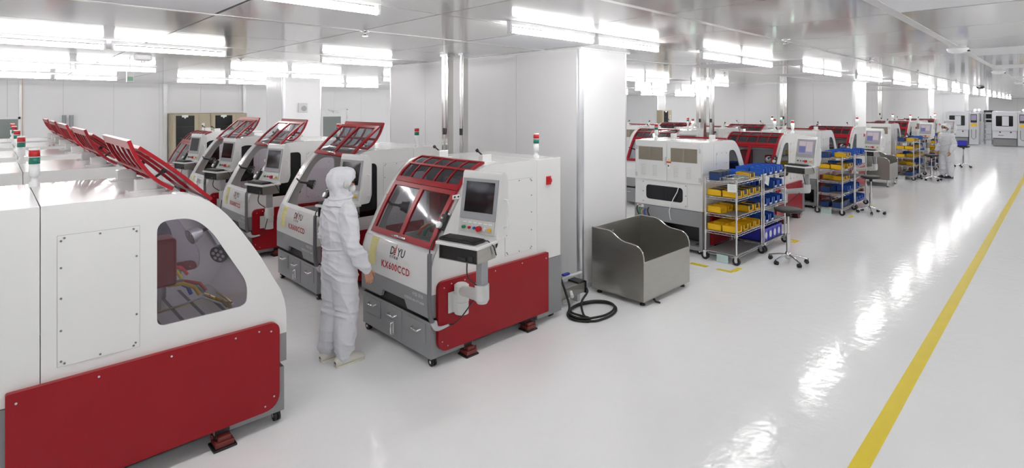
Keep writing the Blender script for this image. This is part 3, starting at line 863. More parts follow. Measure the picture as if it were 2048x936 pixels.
    for k, v in enumerate((.30, .80)):
        sh = P('spindle_head', f'spindle_head/{k}', M_red, lambda: B(MB(), .62, .82, v-.10, v+.10, 1.04+.03*(1-k), 1.36-.08*(1-k), b=.02))
        P('spindle', f'spindle/{k}', M_steel, lambda: C(C(MB(), (.71,v,.95), (.71,v,1.05), .045), (.71,v,.87), (.71,v,.95), .016), sh)
        for q, (mt, dv, du) in enumerate(((M_hoseb,.02,-.10),(M_hosey,.06,-.14),(M_hosegrn,-.04,-.16),(M_btn_r,.0,-.20))):
            P('coolant_hose', f'coolant/{k}{q}', mt, lambda: MB().tube([L(.66,v+dv*.4,1.03), L(.63+du*.4,v+dv*.7,1.03), L(.62+du*.8,v+dv,.995), L(.62+du,v+dv*1.3,.94)], .013, 7), sh)
    for k, v in enumerate((.22, .93)):
        dv = -.5 if rz == 0 else .5
        ax = Vector((.62, dv if k else .15, -.22)).normalized()
        c = Vector((.36, v, 1.22))
        lp = P('work_lamp', f'work_lamp/{k}{rz}', M_black if k else M_silver, lambda: C(C(C(MB(), c-ax*.05, c, .045, .055, n=20), c, c+ax*.03, .062, n=20), c-ax*.07, c-ax*.05, .02))
        P('lamp_arm', f'lamp_arm/{k}{rz}', M_black, lambda: MB().tube([L(*(c-ax*.06)), L(.22, v+(.04 if k else -.04), 1.26), L(.235, (.06 if v < .5 else W-.07), 1.29)], .013, 8), lp)
        e1 = ax.orthogonal().normalized(); e2 = ax.cross(e1)
        P('lamp_lenses', f'lamp_lenses/{k}{rz}', M_led, lambda: (lambda m: ([C(m, c+ax*.029+p, c+ax*.033+p, .012, n=10) for p in [Vector((0,0,0))]+[(e1*math.cos(a*PI/3)+e2*math.sin(a*PI/3))*.036 for a in range(6)]], m)[1])(MB()), lp)
    P('air_fittings', 'air_fittings', M_brass, lambda: (lambda m: ([C(m, (.30,.95-.07*k,.81), (.32+.02*k,.94-.07*k,.87), .012, n=8) for k in range(5)], m.tube([L(.31,.66,.86), L(.31,.80,.87), L(.30,.96,.86)], .008), m)[2])(MB()))
    P('clear_hose', 'clear_hose', M_wrap, lambda: MB().tube([L(.33,.86,.83), L(.45,.82,.90), L(.60,.78,.86), L(.74,.74,.83)], .007))
    P('switch', 'switch', [M_btn_r, M_dark], lambda: B(C(B(MB(), 1.47, 1.54, -.012, 0, 1.43, 1.52, 0, b=.004), (1.505,-.03,1.475), (1.505,-.012,1.475), .028, n=16), 1.497, 1.513, -.036, -.028, 1.45, 1.50, 0))
    if text:
        def fmap(v0, z0):
            return lambda tx, ty: L(prof_u(z0+ty)-.0025, v0-tx, z0+ty)
        g = link('logo_letters', text_mesh('logo1', 'D', .068, fmap(.672, .862), M_inkblk, .012), t)
        link('logo_letters', text_mesh('logo2', 'YU', .068, fmap(.553, .862), M_inkblk, .012), t)
        P('logo_flame', 'logo_flame', M_inkred, lambda: flame())
        link('small_writing', text_mesh('logo3', '大宇精雕', .021, fmap(.668, .829), M_inkblk, .0, 1.55), t)
        link('model_writing', text_mesh('kx', 'KX600CCD', .062, fmap(.80, .722), M_inkred, .018, 1.13), t)
        link('small_writing', text_mesh('gb1', '中国·深圳', .026, fmap(.27, .578), M_inkwht, .004, 1.1), t)
        link('small_writing', text_mesh('gb2', '全国热线:400-777-6888', .020, fmap(.40, .525), M_inkwht, .004, 1.12), t)
        P('yellow_notice', 'yellow_notice', [M_ylabel, M_inkwht], lambda: notice())
        P('small_tag', 'smalltag', M_btn_r, lambda: MB().sheet([[L(prof_u(zz)-.004, v, zz) for v in (1.08, 1.13)] for zz in (1.33, 1.345)]))
    if console:
        con = make_console(t, P, lit_screen)
        if lit_screen:                                   # these consoles are swung in on their arm
            a = math.radians(-32); px, py = L(.115, -.541, 0)[:2]
            con.rotation_euler = (0, 0, a)
            con.location = (px-(px*math.cos(a)-py*math.sin(a)), py-(px*math.sin(a)+py*math.cos(a)), 0)
    return t
def flame():
    m = MB()
    for k in range(4):                                   # four slanting strokes, short-long-long-short
        z0, z1 = .856+.016*k, .878+.021*k
        vs = []
        for q in range(7):
            f = q/6; v = .604-.034*f+.006*math.sin(f*PI*2); zz = z0+(z1-z0)*f; h = .0065*math.sin(PI*min(max(f,.08),.92))
            vs += [L(prof_u(zz-h)-.0025, v, zz-h), L(prof_u(zz+h)-.0025, v, zz+h)]
        m.add(vs, [(2*i, 2*i+1, 2*i+3, 2*i+2) for i in range(6)])
    m.add([L(prof_u(.934)-.0025,.592,.934), L(prof_u(.939)-.0025,.578,.939), L(prof_u(.962)-.0025,.583,.962)], [(0,1,2)])
    return m
def notice():
    m = MB()
    m.sheet([[L(prof_u(z)-.003, v, z) for v in (.91, 1.03)] for z in [.705+.02*k for k in range(14)]], mi=0)
    for k in range(9): m.sheet([[L(prof_u(z)-.0036, v, z) for v in (.925, 1.015-.02*(k % 3))] for z in (.73+.026*k, .735+.026*k)], mi=1)
    return m
def warn():
    m = MB()
    m.add([L(1.722,.66,1.385), L(1.722,.60,1.385), L(1.722,.63,1.445)], [(0,1,2)], 0)
    m.add([L(1.7225,.633,1.40), L(1.7225,.627,1.40), L(1.7225,.63,1.43)], [(0,1,2)], 3)
    B(m, 1.721, 1.7225, .585, .665, 1.36, 1.383, 1); B(m, 1.721, 1.722, .60, .645, 1.275, 1.355, 2); B(m, 1.722, 1.7225, .61, .63, 1.30, 1.33, 3)
    return m
def make_console(t, P, lit):
    con = P('console', 'console', M_white, b_housing)
    def S(name, key, mats, fn): return P(name, key, mats, fn, con)
    S('screen_bezel', 'screen_bezel', M_bezel, lambda: SPL(MB(), -.385, -.015, 1.285, 1.625, 0, .010))
    S('screen', f'screen/{lit}', M_screenlit if lit else M_screen, lambda: SPL(MB(), -.345, -.045, 1.345, 1.60, .010, .0125))
    if lit:
        S('screen_window', 'screen_window', emitter('screen_blue', (.13,.14,.28), .6), lambda: SPL(MB(), -.335, -.20, 1.37, 1.49, .0125, .0130))
        S('screen_window', 'screen_window2', emitter('screen_pale', (.36,.31,.33), .7), lambda: SPL(SPL(MB(), -.335, -.20, 1.50, 1.585, .0125, .0130), -.19, -.06, 1.40, 1.585, .0125, .0130))
    S('button_panel', 'button_panel', M_lightgrey, lambda: SPL(MB(), -.385, -.015, 1.172, 1.282, 0, .010))
    for k, (a, r, mt, h) in enumerate([(-.325,.014,M_btn_g,.022),(-.268,.012,M_btn_r,.014),(-.215,.012,M_btn_b,.014),(-.163,.023,M_btn_r,.030),(-.105,.014,M_trimw,.020),(-.055,.015,M_btn_y,.020)]):
        S('button', f'button/{k}', mt, lambda: MB().cyl(scr(a, 1.215, .009), scr(a, 1.215, .010+h), r, n=16))
    tag(S('button_cards', 'button_cards', M_paper, lambda: (lambda m: ([SPL(m, a-.018, a+.018, 1.252, 1.262, .010, .0108) for a in (-.325,-.268,-.215,-.163,-.105,-.055)], m)[1])(MB())), kind='stuff')
    S('keyboard_shelf', 'keyboard_shelf', M_white, lambda: CBOX(MB(), -.42, .012, -.02, .28, 1.108, 1.136, bv=.008))
    S('keyboard', 'keyboard', M_black, lambda: CBOX(MB(), -.415, -.04, .02, .17, 1.137, 1.158, bv=.006))
    tag(S('keys', 'keys', M_black, lambda: (lambda m: ([CBOX(m, -.407+.0226*i, -.388+.0226*i, .030+.022*j, .048+.022*j, 1.158, 1.164) for i in range(16) for j in range(6)], m)[1])(MB())), kind='stuff')
    S('keyboard_cable', 'keyboard_cable', M_black, lambda: MB().tube([CN(-.05,.15,1.15), CN(-.01,.16,1.15), CN(.02,.20,1.10), CN(.018,.24,1.02)], .005, 6))
    S('tray_box', 'tray_box', M_steel, lambda: CBOX(CBOX(CBOX(CBOX(MB(), -.395, -.39, 0, .26, .996, 1.108), -.005, 0, 0, .26, .996, 1.108), -.395, 0, 0, .26, .992, .998), -.395, 0, .255, .26, .996, 1.108))
    S('tray_dark', 'tray_dark', M_black, lambda: CBOX(MB(), -.388, -.007, .015, .25, 1.0, 1.104))
    S('tray_items', 'tray_items', M_dark, lambda: CBOX(CBOX(MB(), -.20, -.12, .004, .02, 1.0, 1.03, bv=.005), -.10, -.05, .003, .02, 1.0, 1.05, bv=.008))
    S('grab_handle', 'grab_handle', M_trimw, lambda: MB().tube([CN(.008,.37,1.22), CN(.045,.37,1.225), CN(.052,.37,1.26), CN(.052,.375,1.42), CN(.045,.375,1.455), CN(.008,.375,1.46)], .008, 8))
    arm = P('support_arm', 'support_arm', M_lightgrey, b_arm)
    P('arm_post', 'arm_post', M_bezel, lambda: B(MB(), .08, .15, -.576, -.506, .83, 1.024, b=.006), arm)
    P('mount_plate', 'mount_plate', M_lightgrey, lambda: B(MB(), .16, .24, -.052, -.036, .45, .63, b=.004), arm)
    P('console_cable', 'console_cable', M_black, lambda: MB().tube(spline([CN(-.11,.01,.99), CN(-.09,-.005,.88), L(.11,-.50,.78), L(.16,-.27,.52), L(.17,-.12,.385), L(.15,-.06,.36), L(.06,-.05,.355)], 4), .006, 6))
    pd = P('hand_pendant', 'hand_pendant', M_black, b_pendant)
    P('pendant_dial', 'pendant_dial', M_silver, lambda: MB().cyl(PD(0,-.035,.045), PD(0,-.035,.066), .030, n=20), pd)
    P('pendant_knob', 'pendant_knob', M_silver, lambda: MB().cyl(PD(0,.03,.045), PD(0,.03,.06), .010, n=12).cyl(PD(.03,.075,.02), PD(.03,.09,.02), .012, n=12), pd)
    P('pendant_cable', 'pendant_cable', M_black, lambda: MB().tube(spline([PD(0,-.07,.02), L(.05,.03,1.08), L(-.005,.0,1.02), L(-.012,-.01,.985)], 4), .006, 6), pd)
    P('cable_sleeve', 'cable_sleeve', M_sleeve, lambda: MB().tube(spline([L(-.012,-.01,.99), L(-.022,-.02,.95), L(-.024,-.022,.75), L(-.024,-.022,.55), L(-.014,-.03,.44), L(.02,-.045,.395)], 4), .020, 9))
    P('cable_wrap', 'cable_wrap', M_wrap, lambda: MB().tube(spline([L(.0,-.05,.42), L(.02,-.05,.37), L(.07,-.05,.35), L(.16,-.06,.358)], 3), [.03,.03,.028,.026,.024,.022,.018,.014,.012,.008], 9))
    P('key_plate', 'key_plate', [M_white, M_black], lambda: key_plate())
    return con
def b_arm():
    m = MB()
    C(m, (.27,-.09,.44), (.27,-.09,.545), .062, n=20); C(m, (.27,-.09,.549), (.27,-.09,.685), .065, n=20); C(m, (.27,-.09,.685), (.27,-.09,.70), .065, .045, n=20)
    B(m, .20, .29, -.10, -.05, .455, .62, b=.006)
    m.tube([L(.27,-.09,.64), L(.24,-.20,.66), L(.16,-.44,.71), L(.115,-.541,.73)], [.050,.046,.050,.056], 14)
    C(m, (.115,-.541,.715), (.115,-.541,.835), .058, n=20); C(m, (.115,-.541,.685), (.115,-.541,.715), .042, .058, n=20)
    return m
def PD(a, s, o):
    """pendant frame on the slope beside the hood: a across, s up the slope, o outwards"""
    d = Vector((.46, .888)); base = Vector((.185, 1.22))
    p = base + d*s + Vector((-.888, .46))*o
    return L(p.x, .035 - a, p.y)
def b_pendant():
    m = MB(); st = len(m.v); m.box(-.036, .036, -.07, .07, .004, .045, b=.008); m.map(PD, st)
    m.cyl(PD(.0,.07,.025), PD(.0,.10,.025), .014, n=10)
    return m
def key_plate():
    m = MB(); B(m, .235, .315, -.012, .0, 1.425, 1.465, 0, b=.004)
    for u in (.255, .295): C(m, (u, -.014, 1.447), (u, -.011, 1.447), .009, n=10, mi=1)
    return m
def spline(pts, n=4):
    """Catmull-Rom through the points, n samples per span"""
    P_ = [Vector(p) for p in pts]; out = []
    for i in range(len(P_)-1):
        p0, p1, p2, p3 = P_[max(i-1,0)], P_[i], P_[i+1], P_[min(i+2, len(P_)-1)]
        for k in range(n):
            t = k/n
            out.append(.5*((2*p1)+(p2-p0)*t+(2*p0-5*p1+4*p2-p3)*t*t+(3*p1-p0-3*p2+p3)*t**3))
    out.append(P_[-1])
    return out

PX = 2.70
def left_facing(label, xf, y0, **k): return machine(label, xf+UH, y0+W/2, 0.0, **k)
def right_facing(label, xf, y0, **k): return machine(label, xf-UH, y0+W/2, PI, console=False, **k)
# left row, fronts towards the worker, hoods lifted
G0 = 'milling machines in the left row'
right_facing('nearest red and white milling machine at lower left, see-through side window, hood lifted', 1.53, 3.90, opened=True, g_side=G_tint, group=G0, z=0.0)
for k, y in enumerate((6.02, 7.90, 9.72, 11.4)):
    right_facing(f'white milling machine with lifted red hood, {ORD[k+1]} in the left row behind the nearest one', 1.53+.02*k, y, opened=True, g_side=G_tint, group=G0)
# the row with consoles that faces it
G1 = 'milling machines facing the left row'
left_facing('red and white milling machine with closed red hood, beside the white suited worker', PX, 3.78, text=True, group=G1)
for k, y in enumerate((6.02, 8.32, 10.42)):
    left_facing(f'white milling machine with lifted red hood, {ORD[k+1]} in the console row', PX, y, opened=True, text=True, group=G1)
left_facing('white milling machine with closed hood, last of the middle row before the beige cabinets', PX, 12.48, text=True, group=G1)
# rows to the right of the middle column
G2 = 'milling machines right of the middle column'
right_facing('white milling machine showing its vented back beside the steel trough', 9.40, 3.80, back=True, g_side=G_violet, group=G2)
X3, X4, X5 = 10.52, 14.72, 15.5
left_facing('milling machine with red hood and lit console behind the nearest wire rack', X3, 3.80, lit_screen=True, tower_on=True, group=G2)
left_facing('milling machine with red hood seen over the vented machine, second behind the nearest rack', X3, 6.02, tower_on=True, group=G2)
right_facing('white milling machine with its narrow back visible, between first wire rack and second wire racks', X4, 3.80, back=True, g_side=G_violet, tower_on=True, group=G2)
right_facing('white milling machine by the steel pole, second of the row behind the first rack', X4, 6.02, back=True, g_side=G_violet, group=G2)
right_facing('white milling machine with dark arched window at the far end, third of its row', X4, 8.3, back=True, g_side=G_violet, group=G2)
left_facing('milling machine with wide red hood and lit console behind the second wire racks', X5, 3.80, lit_screen=True, tower_on=True, group=G2)
left_facing('milling machine with glinting red hood below the second column, second of its row', X5, 6.02, tower_on=True, group=G2)
left_facing('milling machine with red hood far back left, third of its row', X5, 8.3, tower_on=True, group=G2)
X6, X7, X8, X9 = 21.95, 22.75, 27.3, 28.1
right_facing('white milling machine with a tan vent behind the second steel trough', X6, 3.80, back=True, g_side=G_violet, tower_on=True, group=G2)
right_facing('white milling machine second behind the distant trough', X6, 6.02, back=True, g_side=G_violet, tower_on=True, group=G2)
left_facing('distant milling machine with lit console above the third wire rack', X7, 3.80, lit_screen=True, tower_on=True, group=G2)
left_facing('distant milling machine with dark red hood, second behind the third wire rack', X7, 6.02, tower_on=True, group=G2)
right_facing('distant white milling machine just left of the far worker', X8, 3.80, back=True, g_side=G_violet, tower_on=True, group=G2)
left_facing('farthest milling machine with lit console behind the far worker', X9, 3.80, lit_screen=True, tower_on=True, group=G2)
# ---------------------------------------------------------------- steel troughs
def side_curve(back=0.0):
    pts = [(0,.06),(0,.50),(.004,.56),(.02,.61),(.05,.65),(.10,.674),(.16,.681),(.24,.686),(.30,.70),(.35,.725),(.40,.757),(.44,.778),(.49,.788)]
    if back: pts += [(.52,.80),(.55,.86),(.57,.92),(.60,.96)]
    return pts + [(.72,.79+back),(.72,.06)]
def trough(label, x, y, back=0.0, legs=.0):
    t = thing('steel_trough', label, 'trough', (x, y, legs))
    w = 1.05
    for k, xx in enumerate((0, w-.012)):
        obj('side_panel', MB().plate(side_curve(back), [], .012, lambda a, b, c: (xx+c, a, b)), M_steel, t)
    rim = MB()
    for xx in (.006, w-.006): rim.tube([(xx, a, b) for a, b in side_curve(back)[1:-1]], .009, 8)
    obj('rolled_rim', rim, M_steel_pol, t)
    obj('front_panel', MB().box(.012, w-.012, 0, .012, .06, .50, b=.003), M_steel, t)
    obj('back_panel', MB().box(.012, w-.012, .708, .72, .06, .79+back, b=.003), M_steel, t)
    bm_ = MB(); bm_.box(.012, w-.012, .012, .708, .14, .15); bm_.box(.0, w, 0, .72, .055, .065)
    obj('bottom_sheet', bm_, M_steel, t)
    for k, (a, b) in enumerate(((.07,.06),(w-.07,.06),(.07,.66),(w-.07,.66))):
        ft = obj('levelling_leg', MB().cyl((a,b,.02-legs), (a,b,.07), .010 if not legs else .022), M_steel_pol, t)
        obj('foot_pad', MB().lathe([(0,.0),(.03,.0),(.032,.012),(.018,.026),(0,.026)], (a,b,-legs), 16), M_black, ft)
    if not legs:
        dr = MB(); dr.cyl((.30,.10,.03),(.30,.10,.06),.02); dr.tube([(.30,.10,.035),(.26,.03,.03),(.22,-.02,.02),(.25,-.06,.012)], .012, 8)
        obj('drain_hose', dr, M_black, t)
        rv = MB(); rv.cyl((.42,.708,.68),(.42,.70,.68),.014); obj('rivet', rv, M_silver, t)
    return t
trough('brushed stainless steel trough on black feet in front of the white boxed column', 5.24, 3.28)
trough('distant stainless steel trough with a raised back beside the second wire racks', 17.95, 3.40, .14, .14)

# ---------------------------------------------------------------- wire racks, bins, crates
def rack_mesh():
    pass
RZ = [.13, .43, .685, .935, 1.165]
SHELF_NAME = ['bottom', 'fourth', 'third', 'second', 'top']
def wire_shelf():
    m = MB(); w, d = .90, .46
    for y in (0, d):
        m.tube([(0,y,0),(w,y,0)], .0045, 6); m.tube([(0,y,-.032),(w,y,-.032)], .0035, 6)
        n = 12
        m.tube([(w*i/n, y, -.032 if i % 2 else 0) for i in range(n+1)], .0028, 5)
    for x in (0, w):
        m.tube([(x,0,0),(x,d,0)], .0045, 6); m.tube([(x,0,-.032),(x,d,-.032)], .0035, 6)
        n = 8
        m.tube([(x, d*i/n, -.032 if i % 2 else 0) for i in range(n+1)], .0028, 5)
    for k in range(1, 30): m.box(.03*k-.0016, .03*k+.0016, 0, d, -.002, .002)
    for y in (.12, .34): m.box(0, w, y-.002, y+.002, -.007, -.003)
    return m
def wire_rack(label, x, y, grp='wire shelving racks'):
    t = thing('wire_rack', label, 'shelving', (x, y, 0), 0, grp)
    for z in RZ:
        link('wire_shelf', K('wire_shelf', M_chrome, wire_shelf), t, (0, 0, z))
        # the mat lying in the shelf
        link('shelf_mat', K('shelf_mat', pm('grey_shelf_mat', (.20,.19,.185), .5, var=.08), lambda: MB().box(.02,.88,.02,.44,.0022,.0042)), t, (0, 0, z))
    for k, (a, b) in enumerate(((0,0),(.90,0),(0,.46),(.90,.46))):
        link('post', K('rack_post', M_chrome, lambda: (lambda m: (m.cyl((0,0,.135),(0,0,1.21),.0125,n=12), [m.cyl((0,0,z-.04),(0,0,z+.005),.016,n=12) for z in RZ], m)[2])(MB())), t, (a, b, 0))
        cs = link('castor', K('rack_castor', [M_chrome, M_black], lambda: (lambda m: (m.box(-.026,-.02,-.02,.02,.055,.125,0), m.box(.02,.026,-.02,.02,.055,.125,0), m.box(-.026,.026,-.022,.022,.12,.135,0), m.cyl((0,0,.13),(0,0,.15),.014,n=10,mi=0), m)[4])(MB())), t, (a, b, 0), (0,0,(0,PI,PI,0)[k]))
        link('wheel', K('rack_wheel', [M_black, M_silver], lambda: MB().cyl((-.018,0,.055),(.018,0,.055),.055,n=20,mi=0).cyl((-.020,0,.055),(.020,0,.055),.022,n=14,mi=1)), cs)
    return t
def bin_shell(w, d, h, front=.45, t=.006):
    """open bin, low front lip at -y with a notch"""
    m = MB()
    m.box(0, w, 0, d, 0, t)
    m.box(0, w, d-t, d, 0, h)
    for x in (0, w-t):
        pts = [(0,0),(d,0),(d,h),(.25*d,h),(.12*d,h*.95),(0,h*.9)]
        m.plate(pts, [], t, lambda a, b, c: (x+c, a, b))
    m.box(0, w, 0, t, 0, h*front*.6)
    m.box(0, w*.22, 0, t, 0, h*.9); m.box(w*.78, w, 0, t, 0, h*.9)
    m.box(-.006, 0, .06*d, d, h-.014, h-.004); m.box(w, w+.006, .06*d, d, h-.014, h-.004)      # stacking ribs
    m.box(-.003, 0, .06*d, d, h*.45, h*.50); m.box(w, w+.003, .06*d, d, h*.45, h*.50)
    return m
def parts_bin(label, cat, x, y, z, col, filled=False, size=(.185,.21,.095), rz=0.0, grp=None, card=False):
    mt, cn = {'y': (M_yellow, 'y'), 'b': (M_blue, 'b'), 'v': (M_violet, 'v')}[col]
    t = thing('parts_bin', label, 'bin', (x, y, z), rz, grp)
    w, d, h = size
    link('bin_shell', K(f'bin_shell/{cn}{size}', mt, lambda: bin_shell(*size)), t)
    if filled: link('black_contents', K(f'black_contents/{size}', M_black, lambda: MB().box(.008, w-.008, .012, d-.008, .006, h*1.0, b=.008).box(w*.25, w*.75, -.002, .02, .03, h*.8, b=.004)), t)
    if card: link('name_card', K(f'name_card/{size}', M_paper, lambda: MB().box(w*.3, w*.7, -.004, -.001, h*.06, h*.30)), t)
    return t
def box_blue(label, x, y, z, grp):
    t = thing('storage_box', label, 'box', (x, y, z), 0, grp)
    link('box_body', K('box_body', M_bluedark, lambda: MB().box(0,.115,0,.15,0,.105,b=.006).box(-.003,.118,-.003,.153,.09,.10)), t)
    link('box_lid', K('box_lid', M_black, lambda: MB().box(-.002,.117,-.002,.152,.105,.122,b=.005)), t)
    return t
def crate(label, x, y, z, grp=None):
    t = thing('blue_crate', label, 'crate', (x, y, z), 0, grp)
    def shell():
        m = MB(); w, d, h, tt = .72, .40, .20, .008
        m.box(0,w,0,d,0,tt)
        for a in (0, w-tt): m.box(a, a+tt, 0, d, 0, h)
        for a in (0, d-tt): m.box(0, w, a, a+tt, 0, h)
        m.box(-.01,w+.01,-.01,0,h-.03,h); m.box(-.01,w+.01,d,d+.01,h-.03,h); m.box(-.01,0,-.01,d,h-.03,h); m.box(w,w+.01,-.01,d,h-.03,h)
        for k in range(1, 4): m.box(w*k/4-.004, w*k/4+.004, 0, d, 0, h*.85)
        for k in range(5): m.box(w*k/4-.008, w*k/4+.008, -.008, 0, 0, h-.03)
        return m
    link('crate_shell', K('crate_shell', M_violet, shell), t)
    for k in range(4): link('round_card', K(f'round_card/{k}', M_paper, lambda: MB().plate([(.09+.18*k+.045*math.cos(a*PI/8), .09+.055*math.sin(a*PI/8)) for a in range(16)], [], .002, lambda a, b, c: (a, -.003+c, b))), t)
    return t
def sign_card(label, x, y, z, w, h, mt=None, rz=0.0, tilt=0.0, lines=3):
    t = thing('hanging_card', label, 'card', (x, y, z), rz)
    t.rotation_euler = (0, tilt, rz)
    obj('card', MB().box(-w/2, w/2, -.001, .001, -h, 0), mt or M_paper, t)
    m = MB()
    for k in range(lines): m.box(-w*.36, w*(.36-.1*(k % 2)), -.0016, -.001, -h*(.30+.2*k), -h*(.25+.2*k))
    obj('print_lines', m, M_lightgrey, t)
    return t

R1X, R2X, RY = 7.58, 8.56, 3.24
wire_rack('nearest chrome wire rack, holding yellow bins', R1X, RY)
wire_rack('chrome wire rack with blue bins, touching the nearest rack on its right', R2X, RY)
gy, gb = 'yellow bins on the nearest rack', 'blue bins on the second rack'
def fill(rx, rz, shelf, where, xs, y0, col, filled, rack_nm, grp, size=(.185,.21,.095), card=False):
    for k, dx in enumerate(xs):
        pos = f'{ORD[k]} from the left' if len(xs) > 1 else 'standing alone'
        f_ = filled[k] if isinstance(filled, (list, tuple)) else filled
        cn = {'y': 'yellow', 'b': 'blue'}[col]
        parts_bin(f'{cn} {"filled" if f_ else "empty"} bin, {where} of the {SHELF_NAME[shelf]} shelf, {rack_nm}, {pos}', 'bin', rx+dx, y0, RZ[shelf]+.005+rz, col, f_, size, 0.0, grp, card)
fill(R1X, 0, 3, 'front', [.03,.245,.46,.675], RY+.01, 'y', True, 'nearest rack', gy)
fill(R1X, 0, 3, 'back', [.03,.245,.46,.675], RY+.235, 'y', True, 'nearest rack', gy)
fill(R1X, 0, 2, 'front', [.44,.67], RY+.01, 'y', True, 'nearest rack', gy)
fill(R1X, 0, 2, 'back', [.03,.235,.44], RY+.235, 'y', [False,False,True], 'nearest rack', gy)
fill(R1X, 0, 1, 'front', [.04,.27,.49,.69], RY+.015, 'y', False, 'nearest rack', gy)
fill(R1X, 0, 1, 'back', [.03,.24,.45,.66], RY+.235, 'y', False, 'nearest rack', gy)
fill(R1X, 0, 4, 'front', [.485], RY+.008, 'y', True, 'nearest rack', gy)
for k in range(3): box_blue(f'dark blue box with black lid on the nearest rack top, {ORD[k]} from the left', R1X+.03+.135*k, RY+.27, RZ[4]+.006, 'dark blue boxes on the nearest rack')
fill(R1X, 0, 4, 'back', [.47,.68], RY+.235, 'b', False, 'nearest rack', 'blue bins on the nearest rack')
fill(R2X, 0, 4, 'front', [.03,.25,.47,.68], RY+.02, 'b', False, 'second rack', gb, (.185,.21,.12), True)
fill(R2X, 0, 4, 'back', [.03,.25,.47,.68], RY+.235, 'b', False, 'second rack', gb, (.185,.21,.12))
fill(R2X, 0, 3, 'front', [.46,.67], RY+.02, 'b', False, 'second rack', gb, (.185,.21,.12), True)
fill(R2X, 0, 3, 'back', [.03,.25], RY+.235, 'b', False, 'second rack', gb, (.185,.21,.12))
fill(R2X, 0, 2, 'front', [.03,.25,.47,.68], RY+.02, 'b', False, 'second rack', gb, (.185,.21,.12), True)
fill(R2X, 0, 2, 'back', [.03,.25,.47], RY+.235, 'b', False, 'second rack', gb, (.185,.21,.12))
fill(R2X, 0, 1, 'front', [.10,.32], RY+.02, 'b', False, 'second rack', gb, (.185,.21,.12), True)
fill(R2X, 0, 1, 'back', [.03,.25,.47], RY+.235, 'b', False, 'second rack', gb, (.185,.21,.12))
crate('violet blue crate with four white cards, on the bottom shelf of the second rack', R2X+.09, RY+.03, RZ[0]+.006)
t = thing('wire_tray', 'shallow metal tray on the front of the nearest rack top', 'tray', (R1X+.02, RY+.01, RZ[4]+.006))
m = MB()
for z in (.006, .05): m.tube([(0,0,z),(.42,0,z),(.42,.235,z),(0,.235,z)], .005, 6, close=True)
for a in range(6):
    m.tube([(.084*a,0,.006),(.084*a,0,.05)], .003, 5); m.tube([(.084*a,.235,.006),(.084*a,.235,.05)], .003, 5)
for b in range(5): m.tube([(0,.058*b,.006),(0,.058*b,.05)], .003, 5); m.tube([(.42,.058*b,.006),(.42,.058*b,.05)], .003, 5)
for a in range(1, 14): m.tube([(.03*a,0,.006),(.03*a,.235,.006)], .002, 4)
obj('tray_frame', m, M_steel_pol, t)
obj('tray_plate', MB().box(.42,.43,-.004,.22,.0,.062), M_silver, t)
sign_card('small white card hanging at the corner of the nearest rack top', R1X-.035, RY+.05, 1.15, .12, .115, rz=-PI/2+.3)
sign_card('white card hanging askew from the second rack top', R2X+.13, RY-.012, 1.16, .16, .13, rz=.0, tilt=.35)
sign_card('pale green card hanging below the bottom shelf of the nearest rack', R1X-.012, RY+.20, .115, .17, .11, M_mint, rz=-PI/2)

def far_rack(label, x, y, plan, nm):
    wire_rack(label, x, y)
    for shelf, items in plan.items():
        n = {}
        for kind, dx, back in items:
            k = (kind, back); n[k] = n.get(k, 0) + 1
            yy = y + (.235 if back else .015); zz = RZ[shelf]+.006
            wh = 'back' if back else 'front'
            cn = {'y': 'yellow bin with dark contents', 'b': 'blue bin', 'k': 'dark blue box'}[kind]
            lab = f'{cn}, {wh} of the {SHELF_NAME[shelf]} shelf, {nm}, {ORD[n[k]-1]} along'
            if kind == 'y': parts_bin(lab, 'bin', x+dx, yy, zz, 'y', True, (.185,.21,.095), 0, 'yellow bins on the '+nm)
            elif kind == 'b': parts_bin(lab, 'bin', x+dx, yy, zz, 'b', False, (.185,.21,.12), 0, 'blue bins on the '+nm)
            else: box_blue(lab, x+dx, yy+.03, zz, 'dark blue boxes on the '+nm)
P2 = {4: [('k',.03,1),('k',.17,1),('y',.30,0),('y',.52,0),('b',.46,1),('b',.68,1)], 3: [('y',.03,1),('y',.245,1),('y',.46,0),('b',.66,1),('y',.03,0),('y',.67,0)],
      2: [('y',.20,0),('y',.42,0),('y',.30,1)], 1: [('k',.05,1),('k',.19,1),('k',.33,1),('b',.47,1),('b',.69,1),('b',.47,0),('b',.68,0)], 0: [('k',.05,0),('k',.19,0),('k',.33,0),('k',.47,0),('k',.61,0),('k',.05,1),('k',.19,1)]}
P3 = {4: [('b',.03,0),('b',.25,0),('b',.47,1),('b',.68,0),('b',.03,1)], 3: [('b',.25,0),('b',.47,0),('b',.68,1)], 1: [('b',.03,0),('b',.25,0),('b',.46,1)], 0: [('b',.03,0),('b',.25,0),('b',.47,0),('b',.68,0)]}
P4 = {4: [('k',.03,1),('k',.17,1),('k',.31,1),('y',.46,0),('y',.68,0),('y',.25,0)], 3: [('y',.03,0),('y',.25,0),('y',.46,0),('y',.03,1)], 2: [('y',.03,1),('y',.25,0),('y',.46,0),('y',.68,0)], 1: [('y',.25,0),('y',.46,1)], 0: [('k',.05,0),('k',.19,0),('k',.33,0),('k',.47,0),('k',.61,0)]}
P5 = {4: [('b',.03,0),('b',.25,0),('b',.47,0),('k',.68,1)], 3: [('y',.03,0),('y',.25,0),('b',.47,0)], 2: [('y',.25,0),('y',.47,0),('b',.03,1)], 1: [('y',.25,1),('b',.47,0)], 0: [('k',.05,0),('k',.19,0),('k',.33,0)]}
far_rack('chrome wire rack of yellow and dark blue boxes, first of the second pair', 12.60, 3.20, P2, 'third rack')
far_rack('chrome wire rack with blue bins, right of the second pair', 13.58, 3.20, P3, 'fourth rack')
